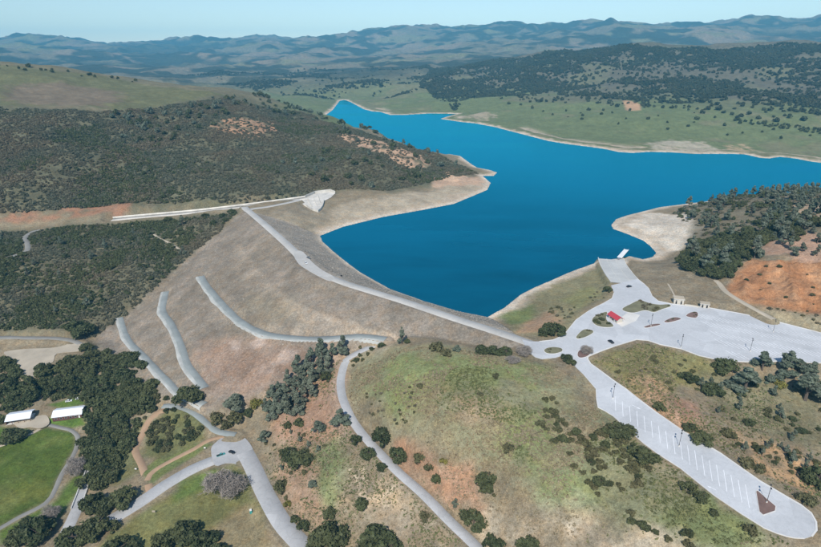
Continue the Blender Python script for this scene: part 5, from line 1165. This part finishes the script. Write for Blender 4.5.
# road centre lines in the park
for name, c, width, mat, label in road_defs:
    pass

# ------------------------------------------------------------------ small structures
def lamp_post(px, py, pl, dz, label, h=8.5, face=None):
    p = at_plane(px, py, pl); t = thing('lamp_post', (p[0], p[1], p[2]+dz), 0, label, 'lamp post', 'parking lot lamp posts')
    t.rotation_euler[2] = math.atan2(N_[1], N_[0]) if face is None else face
    MB().tube((0, 0, -.1), (0, 0, .7), .32, .3, 10).obj('footing', M['concrete'], t)
    MB().tube((0, 0, .7), (0, 0, h), .12, .08, 8).obj('pole', M['darkmetal'], t)
    for s in (-1, 1):
        MB().tube((0, 0, h-.1), (s*.9, 0, h+.05), .05, .04, 6).obj('arm', M['darkmetal'], t)
        hd = MB(); hd.profile([(s*.75, h-.05), (s*1.75, h-.02), (s*1.7, h+.2), (s*.85, h+.24)], -.3, .3); ho = hd.obj('lamp_head', M['darkmetal'], t)
        MB().box(min(s*.9, s*1.6), max(s*.9, s*1.6), -.22, .22, h-.07, h-.052).obj('lens', M['lampglass'], ho)
lamp_post(612.8, 398.6, LOTPL, .09, 'twin-headed lamp post at the upper end of the long lot')
lamp_post(679, 446.5, LOTPL, .09, 'twin-headed lamp post at the middle of the long lot')
lamp_post(766.5, 503, LOTPL, .3, 'twin-headed lamp post beside the wedge of brown mulch')
lamp_post(650.8, 326.5, PZ, .3, 'lamp post in the narrow bed near the kiosk')
lamp_post(681, 347.5, PZ, .1, 'lamp post on the lower edge of the big lot, leftmost')
lamp_post(750, 351.5, PZ, .1, 'lamp post amid the lower stalls of the big lot')
lamp_post(773, 332, PZ, .1, 'lamp post amid the upper stalls of the big lot')

def window(parent, x0, x1, y, z0, z1, side=1):
    w = MB().box(x0-.08, x1+.08, y-.02*side if side > 0 else y, y+.04*side if side > 0 else y+.04, z0-.08, z1+.08).obj('window', M['white'], parent)
    MB().box(x0, x1, y-.05, y+.055, z0, z1).obj('pane', M['glass'], w); return w
def gable(L, Wd, h, rise, over, thick=.18):
    """gable roof along x, as a closed slab"""
    b_ = MB(); y = Wd/2+over; zl = h-rise*over/(Wd/2)
    pts = [(-y, zl), (0, h+rise), (y, zl), (y, zl+thick), (0, h+rise+thick), (-y, zl+thick)]
    n_ = 6; V = [(-L/2-over, q[0], q[1]) for q in pts]+[(L/2+over, q[0], q[1]) for q in pts]
    return b_.add(V, [(i, (i+1) % n_, n_+(i+1) % n_, n_+i) for i in range(n_)]+[(0,5,4,1),(1,4,3,2),(6,7,10,11),(7,8,9,10)])
def walls_gabled(L, Wd, h, rise):
    b_ = MB(); y = Wd/2
    pts = [(-y, -.4), (y, -.4), (y, h), (0, h+rise-.02), (-y, h)]; n_ = 5
    V = [(-L/2, *q) for q in pts]+[(L/2, *q) for q in pts]
    return b_.add(V, [(0,1,2,3,4),(9,8,7,6,5)]+[(i, n_+i, n_+(i+1) % n_, (i+1) % n_) for i in range(n_)])
def seams(parent, L, Wd, h, rise, over, n_, mat):
    y = Wd/2+over; zl = h-rise*over/(Wd/2)+.18
    me = None
    for k in range(n_):
        x = -L/2-over+.3+(L+2*over-.6)*k/(n_-1)
        for s in (-1, 1):
            b_ = MB().tube((0, 0, h+rise+.19), (0, s*y, zl+.01), .045, .045, 4); 
            o = b_.obj('roof_seam', M[mat], parent); o.location.x = x
def axis(pa, pb, z):
    a = at_z(*pa, z); b = at_z(*pb, z); d = (b-a)[:2]; return (a+b)/2, math.atan2(d[1], d[0]), float(np.linalg.norm(d))

# red-roofed kiosk
c, ang, L = axis((611, 311.6), (621, 318), PLAZA_Z+4.2); zk = PLAZA_Z+.1
k = thing('entry_kiosk', (c[0], c[1], zk), ang, 'white entry kiosk with a red gabled roof beside the plaza road', 'kiosk')
walls_gabled(L-1.6, 4.6, 3.0, 1.5).obj('wall', M['stucco'], k)
rf = gable(L-1.6, 4.6, 3.0, 1.5, .9).obj('roof', M['redroof'], k); seams(rf, L-1.6, 4.6, 3.0, 1.5, .9, 9, 'redroof')
for x in (-2.6, 1.4): window(k, x, x+1.4, -2.3, 1.1, 2.2)
d = MB().box(-.5, .45, -2.36, -2.28, 0, 2.1).obj('door', M['dark'], k); MB().box(.28, .36, -2.41, -2.36, 1, 1.12).obj('handle', M['metal'], d)
for x in (-3, 3): MB().box(x-.1, x+.1, -3.1, -2.9, 0, 2.5).obj('post', M['white'], k)
ap = lp([(615,322),(628,312.5),(640,315),(636,321),(622,327)], PZ); o = pad_mesh('kiosk_apron', ap, PZ, 'concrete', .14, .1); o['kind'] = 'structure'
# restrooms
def block(name, pa, pb, h, depth, label, roofmat='white', openings=2):
    c, ang, L = axis(pa, pb, PLAZA_Z+.1); t = thing(name, (c[0], c[1], PLAZA_Z+.1), ang, label, 'building')
    MB().box(-L/2, L/2, 0, depth, -.4, h).obj('wall', M['stucco'], t)
    r_ = MB().profile([(-L/2-.5, h+.3), (L/2+.5, h+.3), (L/2+.3, h+.75), (-L/2-.3, h+.75)], -.6, depth+.5).obj('roof', M[roofmat], t)
    MB().box(-L/2-.4, L/2+.4, -.5, depth+.4, h+.002, h+.298).obj('fascia', M['white'], r_)
    for i in range(openings):
        x = -L/2+L*(i+.5)/openings
        d = MB().box(x-.55, x+.55, -.06, .02, 0, 2.2).obj('door', M['dark'], t); MB().box(x-.62, x-.56, -.08, -.02, 0, 2.26).obj('door_frame', M['white'], d)
        MB().box(x-.5, x+.5, -.05, .02, 2.5, min(2.9, h-.05)).obj('vent', M['dark'], t)
    return t
block('restroom', (673.5,303.6), (683.5,304.6), 3.9, 5.0, 'tall cream restroom block at the corner of the big lot', 'trail', 2)
block('restroom', (700,307.2), (709,308.4), 2.9, 3.2, 'low cream restroom block on the upper edge of the big lot', 'trail', 2)
kb = lp([(684.5,305.5),(692,306.5),(699,307.6)], PZ); w_ = link('retaining_wall', None); bpy.data.objects.remove(w_)
w_ = kerb_line('retaining_wall', kb, PZ, .1, None, .4, 1.1, mat='stucco'); tag(w_, 'low cream wall linking the two restroom blocks', 'wall')
road_w = cast([668, 671, 675], [284, 289, 297], shaped)
w_ = kerb_line('concrete_stair', road_w, (0, 0, 0), 0, None, 1.6, .2); bpy.data.objects.remove(w_)
b_ = MB(); st = catmull(road_w, .6)
stair = thing('concrete_stair', tuple(st[-1]), 0, 'pale concrete steps climbing behind the tall restroom block', 'stairs')
for i, q in enumerate(st):
    o = link('tread', b_.me('tread', M['concrete']) if False else (TREAD if i else globals().setdefault('TREAD', MB().box(-.6, .6, -.35, .35, -.5, .16).me('tread', M['trail']))), stair)
    o.location = tuple(q-st[-1]); o.rotation_euler = (0, 0, math.atan2(st[0][1]-st[-1][1], st[0][0]-st[-1][0])-math.pi/2)
# dock
c, ang, L = axis((619.5, 257.5), (626.5, 249.5), .6)
t = thing('boat_dock', (c[0], c[1], 0), ang, 'white floating dock at the foot of the boat ramp', 'dock')
MB().box(-L/2, L/2, -2.4, 2.4, .42, .62).obj('deck', M['white'], t)
for s in (-1, 1): MB().box(-L/2+.2, L/2-.2, s*2.1-.5 if s > 0 else s*2.1-.1, s*2.1+.1 if s > 0 else s*2.1+.5, -.35, .415).obj('float', M['metal'], t)
for x in (-L/2+.5, 0, L/2-.5):
    for s in (-1, 1): MB().tube((x, s*2.25, .62), (x, s*2.25, 1.5), .1, .1, 6).obj('mooring_post', M['white'], t)
MB().box(-L/2-5, -L/2-.05, -1.0, 1.0, .5, .6).obj('gangway', M['metal'], t)

# park lodge and shelter
def lodge(pa, pb, Wd, h, rise, label, wallmat, z, open_=False):
    c, ang, L = axis(pa, pb, z+h); t = thing('picnic_shelter' if open_ else 'park_lodge', (c[0], c[1], z), ang, label, 'shelter' if open_ else 'building')
    rf = gable(L, Wd, h, rise, .5).obj('roof', M['whiteroof'], t); seams(rf, L, Wd, h, rise, .5, 14, 'whiteroof')
    if open_:
        for i in range(5):
            for s in (-1, 1): MB().box(-L/2+L*i/4-.12, -L/2+L*i/4+.12, s*Wd/2-.12, s*Wd/2+.12, -.4, h+.02).obj('post', M['redwood'], t)
        MB().box(-L/2-.3, L/2+.3, -Wd/2-.3, Wd/2+.3, -.3, .08).obj('slab', M['concrete'], t)
        MB().box(-L/2, -L/2+.2, -Wd/2+.13, Wd/2-.13, 0, h).obj('end_wall', M['redwood'], t)
    else:
        walls_gabled(L, Wd, h, rise).obj('wall', M[wallmat], t)
        for i in range(5): window(t, -L/2+1.5+i*(L-3)/5, -L/2+3.0+i*(L-3)/5, -Wd/2, 1.0, 2.1)
        d = MB().box(L/2-2.2, L/2-1.2, -Wd/2-.06, -Wd/2+.02, 0, 2.1).obj('door', M['white'], t); MB().box(L/2-1.4, L/2-1.32, -Wd/2-.1, -Wd/2-.06, 1, 1.1).obj('handle', M['metal'], d)
    return t
zl = float(ground_at(*at_z(68, 416, -55)[:2])[0])
lodge((54.5, 413), (83.5, 409.5), 11, 3.2, 2.0, 'long dark red lodge with a white metal roof beside the lawn', 'redwood', zl)
zs_ = float(ground_at(*at_z(19, 419, -55)[:2])[0])
lodge((8, 417), (32, 413.5), 11, 3.0, 1.8, 'open picnic shelter with a white metal roof among the oaks at left', 'redwood', zs_, True)

# ------------------------------------------------------------------ vehicles
def car(p, rz, paint, label, kind='car', group=None):
    t = thing('parked_'+kind, tuple(p), rz, label, kind, group)
    if kind == 'pickup': prof = [(-2.7, .45), (2.7, .45), (2.75, .8), (2.6, 1.02), (1.2, 1.12), (-.6, 1.12), (-2.68, 1.1), (-2.72, .8)]; cab = [(1.25, 1.12), (.65, 1.78), (-.45, 1.8), (-.6, 1.12)]
    else: prof = [(-2.25, .4), (2.2, .38), (2.28, .65), (2.15, .86), (1.05, .98), (-1.5, 1.0), (-2.2, .96), (-2.3, .65)]; cab = [(1.1, .98), (.35, 1.5), (-1.0, 1.52), (-1.75, 1.0)]
    MB().profile(prof, -.9, .9).obj('body', M[paint], t)
    V = []; b_ = MB()
    n_ = 4; lo = [(q[0], y, q[1]) for y in (-.86, .86) for q in cab[:1]+cab[-1:]]
    (x0, z0), (x1, z1), (x2, z2), (x3, z3) = cab
    b_.add([(x0,-.84,z0),(x1,-.66,z1),(x2,-.66,z2),(x3,-.84,z3),(x0,.84,z0),(x1,.66,z1),(x2,.66,z2),(x3,.84,z3)], [(0,1,2,3),(7,6,5,4),(0,4,5,1),(2,6,7,3),(0,3,7,4)])
    b_.obj('windows', M['glass'], t)
    MB().add([(x1+.06,-.69,z1-.05),(x2-.06,-.69,z2-.05),(x2-.06,.69,z2-.05),(x1+.06,.69,z1-.05),(x1-.03,-.62,z1+.05),(x2+.03,-.62,z2+.05),(x2+.03,.62,z2+.05),(x1-.03,.62,z1+.05)], [(0,3,2,1),(4,5,6,7),(0,1,5,4),(1,2,6,5),(2,3,7,6),(3,0,4,7)]).obj('roof', M[paint], t)
    if kind == 'pickup': MB().box(-2.6, -.75, -.75, .75, 1.121, 1.16).obj('bed', M['dark'], t)
    xe = 2.7 if kind == 'pickup' else 2.22
    for s in (-1, 1):
        MB().box(xe-.06, xe+.06, s*.72-.16, s*.72+.16, .68, .84).obj('headlight', M['lampglass'], t)
        MB().box(-xe-.06, -xe+.02, s*.74-.12, s*.74+.12, .7, .9).obj('tail_light', M['tail'], t)
        for x in ((1.7, -1.7) if kind == 'pickup' else (1.38, -1.35)):
            w_ = MB().tube((x, s*.72, .36), (x, s*.93, .36), .36, .36, 14).obj('wheel', M['tyre'], t); MB().tube((x, s*.925, .36), (x, s*.945, .36), .2, .2, 10).obj('rim', M['metal'], w_)
    return t
def car_px(px, py, px2, py2, z, paint, label, kind='car'):
    a = at_z(px, py, z); b = at_z(px2, py2, z); car(((a+b)/2), math.atan2(b[1]-a[1], b[0]-a[0]), paint, label, kind)
car_px(626, 287.5, 632, 286.5, PLAZA_Z+.12, 'carblack', 'black car driving at the top of the boat ramp')
car_px(608.5, 341, 613.5, 344, PLAZA_Z+.12, 'carblack', 'dark car parked on the plaza below the kiosk')
car_px(306, 257, 311, 259.5, CREST_Z+.14, 'cargrey', 'dark car on the crest road pullout, farther of two')
car_px(303.5, 262, 308.5, 265, CREST_Z+.14, 'carwhite', 'white car on the crest road pullout, nearer of two')
car_px(216, 457.5, 226, 454, TURNZ-.6, 'carteal', 'teal and white pickup parked by the turnaround', 'pickup')
car_px(230, 452, 234, 453.5, TURNZ+.14, 'carblack', 'black car just right of the teal pickup')
g0 = cast([69, 79], [401.5, 399], shaped)
car(g0[0], .3, 'carwhite', 'white car behind the lodge, left of two'); car(g0[1], .3, 'carwhite', 'white car behind the lodge, right of two')
# portable toilet, signs
p = cast([251], [513], shaped)[0]
t = thing('portable_toilet', tuple(p), .5, 'teal portable toilet with a white roof beside the park road', 'portable toilet')
MB().box(-.6, .6, -.6, .6, -.1, 2.1).obj('cabin', M['tealplastic'], t); MB().profile([(-.66, 2.102), (.66, 2.102), (.5, 2.4), (-.5, 2.4)], -.66, .66).obj('roof', M['white'], t)
d = MB().box(-.4, .4, -.64, -.602, .05, 1.95).obj('door', M['tealplastic'], t); MB().box(.25, .33, -.68, -.64, 1, 1.15).obj('handle', M['white'], d)
MB().tube((.45, .5, 2.0), (.45, .5, 2.8), .06, .06, 6).obj('vent_pipe', M['white'], t)
def sign(px, py, label, mat, w=1.2, h=.9):
    p = cast([px], [py], shaped)[0]; t = thing('sign', tuple(p), 0, label, 'sign')
    for x in (-w/2+.1, w/2-.1): MB().box(x-.05, x+.05, -.05, .05, -.3, 1.9).obj('post', M['redwood'], t)
    MB().box(-w/2, w/2, -.1, -.052, 1.9-h, 1.95).obj('board', M[mat], t)
sign(154, 513, 'small pale sign on posts in the grass beside the park road', 'trail', 1.8, 1.2)
sign(205, 449.5, 'small white sign on the verge above the park road', 'white')
sign(136, 470.5, 'small white sign where the dirt loop meets the grass', 'white')
sign(341.5, 277, 'small dark sign beside the crest road', 'dark', 1.6, 1.2)
# footbridge with white railings
ba = cast([93], [464], shaped)[0]; bb = cast([76], [509], shaped)[0]; bz = max(ba[2], bb[2])+.3; mid = (ba+bb)/2
t = thing('footbridge', (mid[0], mid[1], bz), math.atan2(bb[1]-ba[1], bb[0]-ba[0]), 'concrete bridge with white railings beside the lawn', 'bridge'); L = float(np.linalg.norm((bb-ba)[:2]))
MB().box(-L/2, L/2, -2.6, 2.6, -.5, .1).obj('deck', M['road'], t)
for s in (-1, 1):
    MB().box(-L/2, L/2, s*2.5-.15, s*2.5+.15, .102, .35).obj('kerb', M['concrete'], t)
    for zr in (.75, 1.15): MB().box(-L/2, L/2, s*2.5-.07, s*2.5+.07, zr-.07, zr+.07).obj('rail', M['white'], t)
    for i in range(int(L/3)+1): MB().box(-L/2+i*3, -L/2+i*3+.16, s*2.5-.1, s*2.5+.1, .352, 1.25).obj('rail_post', M['white'], t)
# spillway
spw = thing('spillway', tuple(np.array([*CHUTE[-1][:2], CHUTE[-1][2]])), 0, 'white concrete spillway chute and weir at the far end of the dam', 'spillway'); so = np.array(CHUTE[-1])
tt = np.gradient(CHUTE[:, :2], axis=0); tt /= np.linalg.norm(tt, axis=1)[:, None]; nn = np.column_stack([-tt[:, 1], tt[:, 0]])
def strip(offs, name, mat):
    V = np.stack([np.column_stack([CHUTE[:, :2]+nn*o_, CHUTE[:, 2]+dz]) for o_, dz in offs], 1)-so; k = len(offs); m_ = len(CHUTE); i = (np.arange(m_-1)[:, None]*k+np.arange(k)).ravel(); j = (np.arange(m_-1)[:, None]*k+(np.arange(k)+1) % k).ravel()
    return link(name, fast_mesh(name, V.reshape(-1, 3), np.column_stack([i, j, j+k, i+k]), M[mat]), spw)
strip([(-5.2, .1), (5.2, .1), (5.2, -.4), (-5.2, -.4)], 'chute_floor', 'oldconcrete')
for s in (-1, 1): strip([(s*5.2, -.4), (s*5.2, 2.7 if s*nn[0][1] > 0 else 1.0), (s*5.7, 2.7 if s*nn[0][1] > 0 else 1.0), (s*5.7, -.4)], 'chute_wall', 'oldconcrete')
bm = MB(); bm.prism([tuple(q-so[:2]) for q in APRON], 9.2-so[2], 9.75-so[2]); bm.obj('weir_apron', M['oldconcrete'], spw)
def wallline(px, z, h, w, name):
    P_ = at_z(*np.array(px, float).T, z)[:, :2]-so[:2]; b_ = MB()
    for i in range(len(P_)-1):
        a, c = P_[i], P_[i+1]; t_ = (c-a)/np.linalg.norm(c-a); n2 = np.array([-t_[1], t_[0]])*w/2
        b_.prism([tuple(a-n2), tuple(c-n2+t_*.1), tuple(c+n2+t_*.1), tuple(a+n2)], z-.5-so[2], z+h-so[2]+.002*i)
    return b_.obj(name, M['oldconcrete'], spw)
for pa_, pb_ in (((308,199.5),(312,207)), ((313,197.5),(317,206)), ((318,196),(320,203))): wallline([pa_, pb_], 9.6, 1.5, .7, 'weir_pier')
wallline([(305,198),(315,193.5),(330,191.5),(335,193.5)], 9.6, 3.5, .8, 'approach_wall')
wallline([(324,201),(323.5,204),(322.5,207),(320.5,210),(318,212),(312,210),(305,205.2)], 9.6, 2.6, 1.0, 'weir_wall')

# ------------------------------------------------------------------ the air: pale blue haze over the whole valley
bpy.context.view_layer.update()
hz = MB().box(-15200, 15200, -15200, 15200, -140, max(float(GZ.max()), CAMZ)+25).obj('haze', None); hz.data.materials.clear()
m = bpy.data.materials.new('haze'); m.use_nodes = True; m.node_tree.nodes.clear()
pvn = m.node_tree.nodes.new("ShaderNodeVolumePrincipled"); pvn.inputs["Color"].default_value = (.16, .66, 1.0, 1); pvn.inputs["Density"].default_value = 6.5e-5; pvn.inputs["Anisotropy"].default_value = -0.2
mo = m.node_tree.nodes.new("ShaderNodeOutputMaterial"); m.node_tree.links.new(pvn.outputs[0], mo.inputs["Volume"]); hz.data.materials.append(m)
tag(hz, 'pale blue haze hanging over the far hills', 'haze', None, 'stuff')
